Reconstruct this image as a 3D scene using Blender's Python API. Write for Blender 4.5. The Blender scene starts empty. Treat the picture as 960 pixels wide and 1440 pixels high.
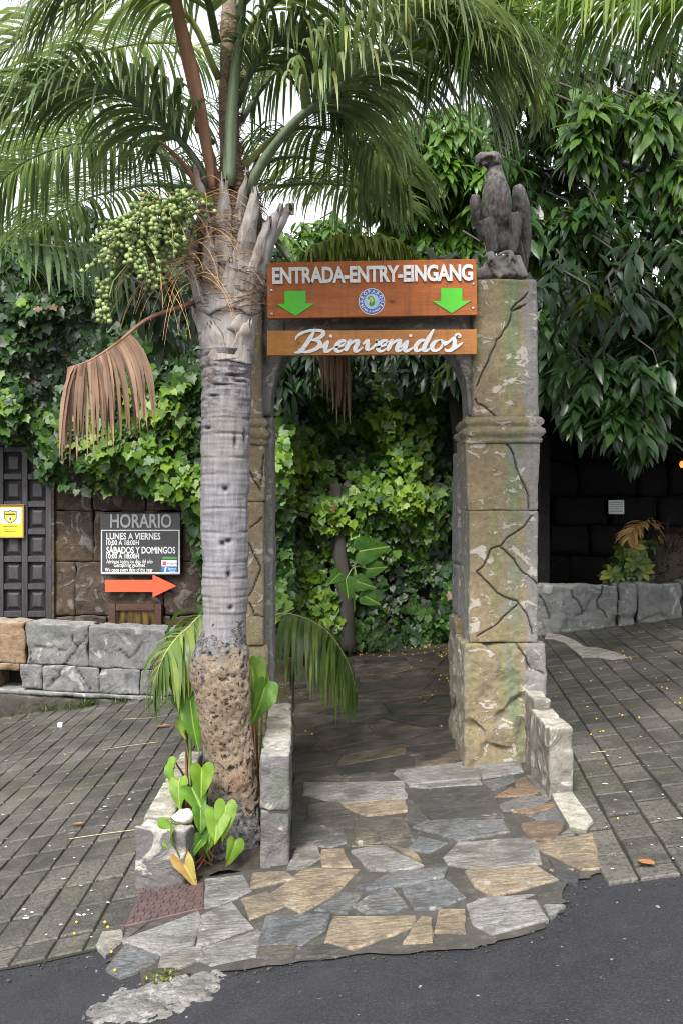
import bpy, bmesh, math, random
import numpy as np
from mathutils import Vector, Matrix, Euler, noise as mn

R = math.radians
sc = bpy.context.scene
COL = sc.collection

# ---------------------------------------------------------------- camera, sky, sun, exposure
EYE = 1.6            # camera height above the paving
F = 1400.0           # focal length in pixels of the 960 x 1440 photograph (35 mm lens)
cd = bpy.data.cameras.new('camera')
cd.sensor_fit = 'VERTICAL'; cd.sensor_height = 36.0; cd.lens = 35.0; cd.clip_end = 500; cd.clip_start = 0.05
cam = bpy.data.objects.new('camera', cd); COL.objects.link(cam)
cam.location = (0, 0, EYE); cam.rotation_euler = (R(90), 0, 0)
sc.camera = cam

SUN_EL, SUN_AZ = 48.0, 198.0     # azimuth: clockwise from +Y; the sun stands behind the camera, a little left
w = bpy.data.worlds.new('World'); sc.world = w; w.use_nodes = True
nt = w.node_tree; bg = nt.nodes['Background']
sky = nt.nodes.new('ShaderNodeTexSky'); sky.sky_type = 'NISHITA'; sky.sun_disc = False
sky.sun_elevation = R(SUN_EL); sky.sun_rotation = R(SUN_AZ)
sky.air_density = 1.0; sky.dust_density = 4.0; sky.ozone_density = 1.0; sky.altitude = 300
hs = nt.nodes.new('ShaderNodeHueSaturation'); hs.inputs['Saturation'].default_value = 0.15
hs.inputs['Value'].default_value = 1.0
nt.links.new(sky.outputs[0], hs.inputs['Color']); nt.links.new(hs.outputs[0], bg.inputs[0])
bg.inputs[1].default_value = 0.15
sd = bpy.data.lights.new('sun', 'SUN'); sd.energy = 1.5; sd.angle = R(14); sd.color = (1, 0.97, 0.92)
so = bpy.data.objects.new('sun', sd); COL.objects.link(so)
az = R(SUN_AZ); el = R(SUN_EL)
so.rotation_euler = (-Vector((math.sin(az)*math.cos(el), math.cos(az)*math.cos(el), math.sin(el)))).to_track_quat('-Z', 'Y').to_euler()
sc.view_settings.view_transform = 'Standard'; sc.view_settings.look = 'None'
sc.view_settings.exposure = 1.45; sc.view_settings.gamma = 1.0
sc.render.engine = 'CYCLES'
sc.cycles.use_denoising = True; sc.cycles.filter_width = 1.0
sc.cycles.max_bounces = 6; sc.cycles.diffuse_bounces = 3; sc.cycles.glossy_bounces = 2
sc.cycles.transmission_bounces = 3; sc.cycles.transparent_max_bounces = 4
sc.cycles.caustics_reflective = False; sc.cycles.caustics_refractive = False

# ---------------------------------------------------------------- measuring helpers
SLOPE = 0.12         # the street climbs to the right
def GZ(x, y=0): return SLOPE*max(-9.0, min(9.0, x))
def P(px, py, d):    # point seen at a pixel of the photograph, d metres in front of the camera
    return Vector(((px-480)/F*d, d, EYE-(py-720)/F*d))
def G(px, py):       # point of the sloping ground seen at that pixel
    u = (px-480)/F; v = (720-py)/F
    d = EYE/(SLOPE*u - v)
    return Vector((u*d, d, EYE+v*d))

# ---------------------------------------------------------------- object helpers
def tag(o, label=None, cat=None, group=None, kind=None):
    if label: o['label'] = label
    if cat: o['category'] = cat
    if group: o['group'] = group
    if kind: o['kind'] = kind
    return o
def empty(name, loc=(0, 0, 0), label=None, cat=None, group=None, kind=None):
    o = bpy.data.objects.new(name, None); COL.objects.link(o); o.location = loc
    o.empty_display_size = 0.1
    return tag(o, label, cat, group, kind)
def WM(o):
    m = o.matrix_basis.copy()
    return (WM(o.parent) @ o.matrix_parent_inverse @ m) if o.parent else m
def link(name, me, parent=None, mat=None, local=False):
    o = bpy.data.objects.new(name, me); COL.objects.link(o)
    if mat is not None and not me.materials: me.materials.append(mat)
    if parent is not None:
        o.parent = parent
        if not local: o.matrix_parent_inverse = WM(parent).inverted()
    return o

class MB:
    def __init__(s): s.v = []; s.f = []
    def add(s, vs, fs):
        n = len(s.v); s.v += [tuple(v) for v in vs]; s.f += [tuple(i+n for i in f) for f in fs]
    def box(s, a, b):
        x0, y0, z0 = a; x1, y1, z1 = b
        s.add([(x0,y0,z0),(x1,y0,z0),(x1,y1,z0),(x0,y1,z0),(x0,y0,z1),(x1,y0,z1),(x1,y1,z1),(x0,y1,z1)],
              [(3,2,1,0),(4,5,6,7),(0,1,5,4),(1,2,6,5),(2,3,7,6),(3,0,4,7)])
    def bevbox(s, a, b, e):
        # box with chamfered edges on every side (24 verts)
        c = [(p+q)/2 for p, q in zip(a, b)]; h = [(q-p)/2 for p, q in zip(a, b)]
        bm = bmesh.new(); bmesh.ops.create_cube(bm, size=2)
        for v in bm.verts: v.co = Vector((v.co.x*h[0]+c[0], v.co.y*h[1]+c[1], v.co.z*h[2]+c[2]))
        bmesh.ops.bevel(bm, geom=bm.edges[:], offset=e, segments=1, affect='EDGES')
        bm.verts.index_update()
        s.add([v.co[:] for v in bm.verts], [[v.index for v in f.verts] for f in bm.faces]); bm.free()
    def tube(s, pts, rad, n=8, cap=True, flat=1.0, up=Vector((0, 0, 1))):
        pts = [Vector(p) for p in pts]; N = len(pts)
        if not hasattr(rad, '__len__'): rad = [rad]*N
        base = len(s.v); vs = []; fs = []
        prev = None
        for i, p in enumerate(pts):
            t = (pts[min(i+1, N-1)]-pts[max(i-1, 0)]).normalized()
            if prev is None:
                a = t.cross(up)
                if a.length < 1e-3: a = t.cross(Vector((1, 0, 0)))
                a.normalize()
            else:
                a = (prev - t*prev.dot(t))
                if a.length < 1e-6: a = t.orthogonal()
                a.normalize()
            prev = a; b = t.cross(a)
            for k in range(n):
                an = 2*math.pi*k/n
                vs.append(p + a*(rad[i]*math.cos(an)) + b*(rad[i]*flat*math.sin(an)))
        for i in range(N-1):
            for k in range(n):
                k2 = (k+1) % n
                fs.append((i*n+k, i*n+k2, (i+1)*n+k2, (i+1)*n+k))
        if cap:
            fs.append(tuple(range(n-1, -1, -1))); fs.append(tuple((N-1)*n+k for k in range(n)))
        s.add(vs, fs)
    def ell(s, c, r, n=12, m=8, rot=None):
        vs = []; fs = []
        for i in range(m+1):
            th = math.pi*i/m
            for k in range(n):
                ph = 2*math.pi*k/n
                v = Vector((r[0]*math.sin(th)*math.cos(ph), r[1]*math.sin(th)*math.sin(ph), r[2]*math.cos(th)))
                if rot is not None: v = rot @ v
                vs.append(Vector(c)+v)
        for i in range(m):
            for k in range(n):
                k2 = (k+1) % n
                fs.append((i*n+k, (i+1)*n+k, (i+1)*n+k2, i*n+k2))
        s.add(vs, fs)
    def slab(s, poly, z0, z1, bev=0.004, zf=None, inset=None):
        # prism over a counter-clockwise 2-D polygon; top edge chamfered
        n = len(poly); cx = sum(p[0] for p in poly)/n; cy = sum(p[1] for p in poly)/n
        def ins(p):
            dx, dy = cx-p[0], cy-p[1]; L = math.hypot(dx, dy) or 1
            k = min(bev*1.4, L*0.3)/L
            return (p[0]+dx*k, p[1]+dy*k)
        zf = zf or (lambda x, y: 0)
        vs = [(p[0], p[1], z0+zf(*p)) for p in poly] + [(p[0], p[1], z1-bev+zf(*p)) for p in poly]
        tp = [ins(p) for p in poly]
        vs += [(p[0], p[1], z1+zf(*p)) for p in tp]
        fs = []
        for i in range(n):
            j = (i+1) % n
            fs.append((i, j, n+j, n+i)); fs.append((n+i, n+j, 2*n+j, 2*n+i))
        fs.append(tuple(2*n+i for i in range(n)))
        s.add(vs, fs)
    def mesh(s, name='mesh', smooth=False):
        me = bpy.data.meshes.new(name); me.from_pydata(s.v, [], s.f); me.update()
        if smooth: me.polygons.foreach_set('use_smooth', [True]*len(me.polygons))
        return me
    def build(s, name, mat, parent=None, smooth=False, local=False):
        return link(name, s.mesh(name, smooth), parent, MT[mat] if isinstance(mat, str) else mat, local)

def fast_mesh(name, V, Fc, rnd=None, mat=None, smooth=False):
    V = np.asarray(V, dtype=np.float32); Fc = np.asarray(Fc, dtype=np.int32)
    me = bpy.data.meshes.new(name); k = Fc.shape[1]
    me.vertices.add(len(V)); me.vertices.foreach_set('co', V.ravel())
    me.loops.add(Fc.size); me.loops.foreach_set('vertex_index', Fc.ravel())
    me.polygons.add(len(Fc)); me.polygons.foreach_set('loop_start', np.arange(0, Fc.size, k, dtype=np.int32))
    if smooth: me.polygons.foreach_set('use_smooth', np.ones(len(Fc), dtype=bool))
    me.update(calc_edges=True)
    if rnd is not None:
        a = me.attributes.new('rnd', 'FLOAT', 'FACE'); a.data.foreach_set('value', np.asarray(rnd, dtype=np.float32))
    if mat is not None: me.materials.append(mat)
    return me

def ccw(poly):
    a = sum(poly[i][0]*poly[(i+1) % len(poly)][1]-poly[(i+1) % len(poly)][0]*poly[i][1] for i in range(len(poly)))
    return list(poly) if a > 0 else list(reversed(poly))
def area(poly):
    return abs(sum(poly[i][0]*poly[(i+1) % len(poly)][1]-poly[(i+1) % len(poly)][0]*poly[i][1] for i in range(len(poly))))/2
def clip_half(poly, a, b, c):      # keep a*x+b*y<=c
    out = []
    for i in range(len(poly)):
        p, q = poly[i], poly[(i+1) % len(poly)]
        dp = a*p[0]+b*p[1]-c; dq = a*q[0]+b*q[1]-c
        if dp <= 0: out.append(p)
        if (dp < 0 and dq > 0) or (dp > 0 and dq < 0):
            t = dp/(dp-dq); out.append((p[0]+(q[0]-p[0])*t, p[1]+(q[1]-p[1])*t))
    return out
def clip_poly(poly, clip):         # convex clip polygon, counter-clockwise
    for i in range(len(clip)):
        p, q = clip[i], clip[(i+1) % len(clip)]
        nx, ny = (q[1]-p[1]), -(q[0]-p[0])
        poly = clip_half(poly, nx, ny, nx*p[0]+ny*p[1])
        if len(poly) < 3: return []
    return poly
def inpoly(x, y, poly):
    r = False; j = len(poly)-1
    for i in range(len(poly)):
        if (poly[i][1] > y) != (poly[j][1] > y) and x < (poly[j][0]-poly[i][0])*(y-poly[i][1])/(poly[j][1]-poly[i][1])+poly[i][0]: r = not r
        j = i
    return r
def spline(pts, n):
    pts = [Vector(p) for p in pts]
    pts = [pts[0]*2-pts[1]] + pts + [pts[-1]*2-pts[-2]]
    out = []; m = len(pts)-3
    for k in range(n):
        t = k/(n-1)*m; i = min(int(t), m-1); t -= i
        a, b, c, d = pts[i:i+4]
        out.append(0.5*((2*b)+(c-a)*t+(2*a-5*b+4*c-d)*t*t+(3*b-a-3*c+d)*t**3))
    return out

# ---------------------------------------------------------------- materials
class NT:
    def __init__(s, name):
        s.m = bpy.data.materials.new(name); s.m.use_nodes = True; s.t = s.m.node_tree
        s.b = s.t.nodes['Principled BSDF']; s.out = s.t.nodes['Material Output']
        s.geo = None; s.tc = None
    def n(s, typ, **kw):
        x = s.t.nodes.new(typ)
        for k, v in kw.items(): setattr(x, k, v)
        return x
    def set(s, sock, v):
        if isinstance(v, bpy.types.NodeSocket): s.t.links.new(v, sock)
        elif isinstance(v, (tuple, list)) and len(v) == 3 and sock.type == 'RGBA': sock.default_value = (*v, 1)
        else: sock.default_value = v
    def pos(s):
        if not s.geo: s.geo = s.n('ShaderNodeNewGeometry')
        return s.geo.outputs['Position']
    def coord(s, k='Object'):
        if not s.tc: s.tc = s.n('ShaderNodeTexCoord')
        return s.tc.outputs[k]
    def map(s, v, scale=(1, 1, 1), rot=(0, 0, 0), loc=(0, 0, 0)):
        x = s.n('ShaderNodeMapping'); s.set(x.inputs[0], v)
        x.inputs['Location'].default_value = loc; x.inputs['Rotation'].default_value = rot; x.inputs['Scale'].default_value = scale
        return x.outputs[0]
    def noise(s, scale, detail=4, rough=0.55, v=None, dist=0.0):
        x = s.n('ShaderNodeTexNoise'); s.set(x.inputs['Vector'], v if v is not None else s.pos())
        x.inputs['Scale'].default_value = scale; x.inputs['Detail'].default_value = detail
        x.inputs['Roughness'].default_value = rough; x.inputs['Distortion'].default_value = dist
        return x.outputs[0]
    def vor(s, scale, v=None, feature='F1', rnd=1.0, out='Distance'):
        x = s.n('ShaderNodeTexVoronoi', feature=feature); s.set(x.inputs['Vector'], v if v is not None else s.pos())
        x.inputs['Scale'].default_value = scale; x.inputs['Randomness'].default_value = rnd
        return x.outputs[out]
    def ramp(s, fac, stops, mode='LINEAR'):
        x = s.n('ShaderNodeValToRGB'); s.set(x.inputs[0], fac); e = x.color_ramp.elements
        x.color_ramp.interpolation = mode
        while len(e) < len(stops): e.new(0.5)
        for i, (p, c) in enumerate(stops):
            e[i].position = p; e[i].color = (c, c, c, 1) if not hasattr(c, '__len__') else (*c, 1)
        return x.outputs[0]
    def mix(s, fac, a, b, mode='MIX'):
        x = s.n('ShaderNodeMix', data_type='RGBA', blend_type=mode)
        s.set(x.inputs[0], fac); s.set(x.inputs[6], a); s.set(x.inputs[7], b)
        return x.outputs[2]
    def math(s, op, a, b=0.0, c=None, clamp=False):
        x = s.n('ShaderNodeMath', operation=op, use_clamp=clamp)
        s.set(x.inputs[0], a); s.set(x.inputs[1], b)
        if c is not None: s.set(x.inputs[2], c)
        return x.outputs[0]
    def sep(s, v=None):
        x = s.n('ShaderNodeSeparateXYZ'); s.set(x.inputs[0], v if v is not None else s.pos()); return x.outputs
    def attr(s, name):
        x = s.n('ShaderNodeAttribute', attribute_name=name); return x.outputs['Fac']
    def orand(s):
        return s.n('ShaderNodeObjectInfo').outputs['Random']
    def bump(s, h, strength=0.5, dist=0.01, prev=None):
        x = s.n('ShaderNodeBump'); s.set(x.inputs['Height'], h)
        x.inputs['Strength'].default_value = strength; x.inputs['Distance'].default_value = dist
        if prev is not None: s.set(x.inputs['Normal'], prev)
        return x.outputs[0]
    def done(s, col, rough=0.8, normal=None, spec=0.5, metal=0.0, trans=None):
        s.set(s.b.inputs['Base Color'], col); s.set(s.b.inputs['Roughness'], rough)
        s.b.inputs['Specular IOR Level'].default_value = spec; s.set(s.b.inputs['Metallic'], metal)
        if normal is not None: s.set(s.b.inputs['Normal'], normal)
        if trans:
            tr = s.n('ShaderNodeBsdfTranslucent'); s.set(tr.inputs[0], trans[1])
            mx = s.n('ShaderNodeMixShader'); mx.inputs[0].default_value = trans[0]
            s.t.links.new(s.b.outputs[0], mx.inputs[1]); s.t.links.new(tr.outputs[0], mx.inputs[2])
            s.t.links.new(mx.outputs[0], s.out.inputs[0])
        return s.m

MT = {}
def plain(name, col, rough=0.6, spec=0.5, metal=0.0, var=0.12, scale=30):
    n = NT(name); k = n.noise(scale, 4)
    c = n.mix(n.ramp(k, [(0.3, 0.0), (0.7, 1.0)]), tuple(x*(1-var) for x in col), tuple(min(1, x*(1+var)) for x in col))
    MT[name] = n.done(c, rough, spec=spec, metal=metal); return MT[name]

def leafmat(name, stops, rough=0.4, tr=0.25, spec=0.5, yellow=None):
    n = NT(name); a = n.attr('rnd')
    c = n.ramp(a, stops)
    k = n.noise(9.0, 3); c2 = n.mix(n.ramp(k, [(0.35, 0.0), (0.7, 0.45)]), c, tuple(x*0.55 for x in stops[0][1]), 'MIX')
    tc = n.mix(0.5, c2, (0.25, 0.42, 0.03), 'MIX') if yellow is None else n.mix(0.5, c2, yellow)
    MT[name] = n.done(c2, rough, spec=spec, trans=(tr, tc)); return MT[name]

# leaves
leafmat('ivy', [(0.0, (0.008, 0.024, 0.008)), (0.35, (0.022, 0.064, 0.010)), (0.65, (0.080, 0.175, 0.014)), (0.93, (0.19, 0.30, 0.022)), (0.97, (0.16, 0.08, 0.03))], 0.42, 0.25, 0.35)
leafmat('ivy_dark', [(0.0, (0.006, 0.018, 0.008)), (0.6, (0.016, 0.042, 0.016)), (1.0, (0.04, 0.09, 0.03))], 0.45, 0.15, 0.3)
leafmat('tree_leaf', [(0.0, (0.008, 0.026, 0.009)), (0.5, (0.030, 0.078, 0.018)), (0.93, (0.12, 0.21, 0.024)), (0.97, (0.20, 0.15, 0.04))], 0.34, 0.25, 0.45)
leafmat('back_leaf', [(0.0, (0.03, 0.075, 0.012)), (0.6, (0.075, 0.16, 0.02)), (1.0, (0.16, 0.27, 0.03))], 0.4, 0.3)
leafmat('palm_leaf', [(0.0, (0.065, 0.12, 0.055)), (0.45, (0.15, 0.225, 0.115)), (0.8, (0.27, 0.34, 0.17)), (1.0, (0.42, 0.44, 0.16))], 0.36, 0.42, 0.6, yellow=(0.28, 0.40, 0.07))
leafmat('palm_light', [(0.0, (0.05, 0.11, 0.028)), (0.5, (0.15, 0.23, 0.045)), (1.0, (0.38, 0.39, 0.09))], 0.38, 0.38)
leafmat('palm_dead', [(0.0, (0.06, 0.028, 0.014)), (0.5, (0.16, 0.085, 0.045)), (1.0, (0.34, 0.215, 0.13))], 0.7, 0.15, yellow=(0.22, 0.10, 0.04))
leafmat('palm_tan', [(0.0, (0.28, 0.15, 0.05)), (0.5, (0.45, 0.27, 0.09)), (1.0, (0.55, 0.38, 0.16))], 0.7, 0.2, yellow=(0.4, 0.2, 0.05))
leafmat('yellow_leaf', [(0.0, (0.03, 0.07, 0.02)), (0.5, (0.12, 0.17, 0.03)), (1.0, (0.35, 0.34, 0.06))], 0.4, 0.25)
leafmat('grass', [(0.0, (0.03, 0.06, 0.015)), (0.5, (0.08, 0.11, 0.03)), (1.0, (0.2, 0.2, 0.08))], 0.6, 0.25)
def philo(name, a, b, rough=0.5, spec=0.35):
    n = NT(name); k = n.noise(14, 3)
    uv = n.sep(n.coord('Object'))
    mid = n.ramp(n.math('ABSOLUTE', uv[0]), [(0.0, 1.0), (0.035, 0.0)])
    vein = n.math('SINE', n.math('MULTIPLY', n.math('SUBTRACT', uv[1], n.math('MULTIPLY', n.math('ABSOLUTE', uv[0]), 0.8)), 55.0))
    c = n.mix(n.ramp(k, [(0.3, 0.0), (0.75, 1.0)]), a, b)
    c = n.mix(n.ramp(n.noise(48, 4, 0.7), [(0.60, 0.0), (0.70, 0.6)]), c, tuple(v*0.55 for v in a)); c = n.mix(n.ramp(n.noise(33, 2), [(0.70, 0.0), (0.74, 0.8)]), c, (0.16, 0.11, 0.04))
    c = n.mix(n.math('MULTIPLY', mid, 0.55), c, (0.45, 0.55, 0.10))
    c = n.mix(n.ramp(vein, [(0.9, 0.0), (1.0, 0.10)]), c, (0.4, 0.5, 0.08))
    MT[name] = n.done(c, rough, n.bump(vein, 0.05, 0.01), spec=spec, trans=(0.3, n.mix(0.5, c, (0.4, 0.55, 0.03))))
philo('philodendron_green', (0.045, 0.13, 0.015), (0.11, 0.24, 0.02))
philo('philodendron_lime', (0.08, 0.19, 0.018), (0.20, 0.31, 0.03))
philo('philodendron_faded', (0.36, 0.18, 0.07), (0.30, 0.30, 0.05))
philo('climber_leaf', (0.018, 0.065, 0.010), (0.05, 0.13, 0.018), 0.6, 0.15)
plain('stem_red', (0.20, 0.07, 0.03), 0.5, var=0.3)
plain('stem_green', (0.14, 0.20, 0.05), 0.5, var=0.2)
n = NT('fruit'); MT['fruit'] = n.done(n.ramp(n.attr('rnd'), [(0.0, (0.07, 0.12, 0.035)), (0.6, (0.20, 0.27, 0.085)), (1.0, (0.34, 0.38, 0.15))]), 0.4)
plain('fruit_yellow', (0.75, 0.42, 0.03), 0.4)
plain('fibre', (0.20, 0.155, 0.12), 0.9, var=0.4)
plain('strand', (0.42, 0.25, 0.10), 0.8, var=0.3)

# stone of the gate: tan render with olive and green runs, grey bare patches, pale lichen flakes
def gate_mat(name, grey=0.0):
    n = NT(name); p = n.pos(); x, y, z = n.sep(p)
    big = n.noise(2.6, 4, 0.6); fine = n.noise(34, 6, 0.7); mid = n.noise(11, 6, 0.68)
    base = n.mix(n.ramp(big, [(0.35, 0.0), (0.65, 1.0)]), (0.265, 0.205, 0.12), (0.21, 0.18, 0.115))
    streak = n.noise(1.0, 3, 0.5, n.map(p, (14, 14, 0.7)))
    base = n.mix(n.ramp(streak, [(0.53, 0.0), (0.66, 0.7)]), base, (0.175, 0.19, 0.075))
    base = n.mix(n.ramp(n.noise(1.0, 3, 0.5, n.map(p, (11, 11, 0.5), loc=(3, 7, 1))), [(0.64, 0.0), (0.74, 0.5)]), base, (0.34, 0.20, 0.09))
    # a green run of algae down the right pillar, with orange beside it
    xw = n.math('ADD', x, n.math('MULTIPLY', n.math('SUBTRACT', n.noise(3, 3), 0.5), 0.10))
    def run(x0, w, col, b, k):
        d = n.math('ABSOLUTE', n.math('SUBTRACT', xw, x0))
        return n.mix(n.math('MULTIPLY', n.ramp(d, [(w*0.4, k), (w, 0.0)]), n.ramp(mid, [(0.3, 0.4), (0.6, 1.0)])), b, col)
    patchy = n.ramp(n.noise(3.2, 5, 0.65, n.map(p, (1.5, 1, 0.8), loc=(0, 3, 1))), [(0.40, 0.15), (0.56, 1.0)])
    base = n.mix(patchy, base, run(1.02, 0.065, (0.13, 0.205, 0.11), base, 1.0)); base = run(1.085, 0.03, (0.33, 0.21, 0.10), base, 0.22); base = run(0.80, 0.05, (0.31, 0.20, 0.10), base, 0.25)
    base = n.mix(n.ramp(mid, [(0.44, 0.0), (0.66, 0.5)]), base, (0.15, 0.125, 0.085))
    base = n.mix(n.ramp(fine, [(0.38, 0.0), (0.68, 0.6)]), base, (0.085, 0.066, 0.045))
    gx = n.noise(4.5, 5, 0.6, n.map(p, (1, 1, 0.6), loc=(5, 0, 2)))
    nx = n.sep(n.geo.outputs['Normal'])
    side = n.ramp(n.math('ABSOLUTE', nx[0]), [(0.3, 0.0), (0.8, 0.45)])
    edge = n.ramp(n.math('ADD', xw, n.math('MULTIPLY', n.math('SUBTRACT', mid, 0.5), 0.12)), [(0.0, 0.0), (0.905, 0.0), (0.94, 0.0), (1.0, 0.0)])
    edge = n.ramp(n.math('SUBTRACT', n.math('ADD', xw, n.math('MULTIPLY', n.math('SUBTRACT', mid, 0.5), 0.16)), 1.04), [(0.03, 0.0), (0.06, 0.85)])
    gm = n.math('ADD', n.ramp(gx, [(0.60-0.35*grey, 0.0), (0.72-0.35*grey, 0.8)]), side, clamp=True)
    gm = n.math('MAXIMUM', gm, edge)
    base = n.mix(gm, base, n.mix(n.ramp(fine, [(0.3, 0.0), (0.7, 1.0)]), (0.11, 0.11, 0.115), (0.25, 0.245, 0.24)))
    fl = n.noise(8.0, 6, 0.66, n.map(p, (1, 1, 1.5), loc=(1, 1, 9)), dist=0.9)
    base = n.mix(n.ramp(fl, [(0.58, 0.0), (0.60, 0.8)]), base, n.mix(fine, (0.27, 0.25, 0.21), (0.50, 0.47, 0.42)))
    base = n.mix(n.attr('crack'), base, (0.02, 0.018, 0.015))
    b = n.bump(fine, 0.7, 0.012); b = n.bump(n.ramp(fl, [(0.55, 0.0), (0.6, 1.0)]), 0.5, 0.006, b); b = n.bump(mid, 0.5, 0.02, b)
    MT[name] = n.done(base, 0.85, b, spec=0.3)
gate_mat('gate_stone'); gate_mat('gate_grey', 0.9)
# grey cast stone (low walls and kerbs)
def cast_mat(name, a, b, pale, stain=None, pal=0.62, sc_=1.0):
    n = NT(name); p = n.pos()
    big = n.noise(3.0*sc_, 5, 0.6); fine = n.noise(30*sc_, 6, 0.65)
    veins = n.noise(5.0*sc_, 5, 0.6, dist=1.6)
    c = n.mix(n.ramp(big, [(0.3, 0.0), (0.7, 1.0)]), a, b)
    if stain: c = n.mix(n.ramp(n.noise(1.7*sc_, 4, 0.6, n.map(p, (1, 1, 1), loc=(4, 4, 4))), [(0.52, 0.0), (0.68, 0.7)]), c, stain)
    c = n.mix(n.ramp(fine, [(0.35, 0.0), (0.75, 0.5)]), c, tuple(v*0.5 for v in a))
    c = n.mix(n.ramp(veins, [(pal, 0.0), (pal+0.06, 0.7)]), c, pale)
    # upward faces turn paler in patches
    nz = n.sep(n.geo.outputs['Normal'])[2]
    c = n.mix(n.math('MULTIPLY', n.ramp(nz, [(0.45, 0.0), (0.85, 0.7)]), n.ramp(n.noise(9, 4), [(0.3, 0.3), (0.6, 1.0)])), c, pale)
    c = n.mix(n.attr('crack'), c, (0.02, 0.018, 0.016))
    mid = n.noise(13*sc_, 6, 0.7)
    c = n.mix(n.ramp(mid, [(0.45, 0.0), (0.65, 0.5)]), c, tuple(v*0.45 for v in a))
    MT[name] = n.done(c, 0.82, n.bump(veins, 0.8, 0.03, n.bump(mid, 0.6, 0.02, n.bump(fine, 0.6, 0.012))), spec=0.3)
cast_mat('cast_grey', (0.14, 0.14, 0.145), (0.235, 0.23, 0.222), (0.38, 0.38, 0.36), (0.13, 0.155, 0.10), 0.58)
cast_mat('cast_tan', (0.24, 0.15, 0.085), (0.32, 0.22, 0.15), (0.42, 0.38, 0.32), (0.15, 0.13, 0.09))
cast_mat('kerb_stone', (0.17, 0.155, 0.14), (0.26, 0.235, 0.20), (0.50, 0.47, 0.40), (0.15, 0.18, 0.09), 0.56)
cast_mat('kerb_violet', (0.10, 0.093, 0.097), (0.18, 0.168, 0.165), (0.45, 0.43, 0.38), (0.13, 0.18, 0.10), 0.57)
cast_mat('brown_stone', (0.045, 0.033, 0.026), (0.095, 0.068, 0.050), (0.20, 0.18, 0.165), (0.11, 0.072, 0.035), 0.56)
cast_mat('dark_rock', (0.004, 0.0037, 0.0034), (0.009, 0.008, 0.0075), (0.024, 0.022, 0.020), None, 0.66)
cast_mat('dirt_rock', (0.05, 0.045, 0.038), (0.10, 0.09, 0.07), (0.2, 0.19, 0.16), (0.06, 0.08, 0.03), 0.66)

def flag_mat(name, a, b, c3):
    n = NT(name); r = n.orand()
    mp = n.n('ShaderNodeMapping'); n.set(mp.inputs[0], n.pos()); mp.inputs['Scale'].default_value = (3, 15, 3); cx_ = n.n('ShaderNodeCombineXYZ'); n.set(cx_.inputs[2], n.math('MULTIPLY', n.math('SUBTRACT', r, 0.4), 2.2)); n.set(mp.inputs['Rotation'], cx_.outputs[0]); p = mp.outputs[0]
    grain = n.noise(3.2, 7, 0.72, p, dist=0.7); sp = n.noise(60, 5, 0.75); big = n.noise(4.5, 5, 0.65)
    c = n.mix(r, a, b)
    c = n.mix(n.ramp(grain, [(0.40, 0.0), (0.58, 0.9)]), c, c3)
    c = n.mix(n.ramp(grain, [(0.54, 0.0), (0.60, 0.55), (0.64, 0.0)]), c, tuple(v*0.3 for v in a))
    c = n.mix(n.ramp(big, [(0.42, 0.0), (0.62, 0.5)]), c, n.mix(r, b, (0.27, 0.21, 0.14)))
    c = n.mix(n.ramp(sp, [(0.47, 0.0), (0.62, 0.7)]), c, tuple(v*0.4 for v in a))
    if a[0] > .06: c = n.mix(n.ramp(n.noise(16, 3), [(0.66, 0.0), (0.72, 0.6)]), c, (0.5, 0.49, 0.46))
    if a[0] > .06: c = n.mix(n.ramp(n.noise(7, 6, 0.7, n.map(n.pos(), loc=(5, 1, 2)), dist=1.2), [(0.52, 0.0), (0.60, 0.6)]), c, tuple(v*0.4 for v in a))
    gr = n.noise(3.3, 6, 0.7, n.map(n.pos(), loc=(2, 9, 0)), dist=0.8)
    c = n.mix(n.ramp(gr, [(0.46, 0.0), (0.62, 0.6)]), c, (0.062, 0.057, 0.05))
    MT[name] = n.done(c, n.ramp(big, [(0.3, 0.32), (0.7, 0.7)]), n.bump(grain, 1.0, 0.02, n.bump(sp, 0.6, 0.008)), spec=0.45)
flag_mat('flag_pale', (0.31, 0.305, 0.29), (0.39, 0.37, 0.335), (0.22, 0.223, 0.23))
flag_mat('flag_ochre', (0.36, 0.27, 0.16), (0.40, 0.33, 0.24), (0.27, 0.23, 0.185))
flag_mat('flag_orange', (0.28, 0.16, 0.085), (0.28, 0.195, 0.125), (0.17, 0.135, 0.11))
flag_mat('flag_slate', (0.115, 0.125, 0.14), (0.16, 0.168, 0.178), (0.22, 0.222, 0.222))
flag_mat('flag_dark', (0.075, 0.08, 0.085), (0.12, 0.105, 0.085), (0.055, 0.055, 0.06))
flag_mat('flag_brown', (0.075, 0.065, 0.048), (0.12, 0.085, 0.045), (0.05, 0.048, 0.045))
flag_mat('flag_wet_shaded', (0.030, 0.029, 0.027), (0.055, 0.044, 0.030), (0.024, 0.024, 0.024)); flag_mat('flag_wet_shaded_brown', (0.060, 0.048, 0.032), (0.095, 0.065, 0.036), (0.024, 0.022, 0.02))  # damp stones beyond the gate, with the shade there painted into their colour

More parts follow.
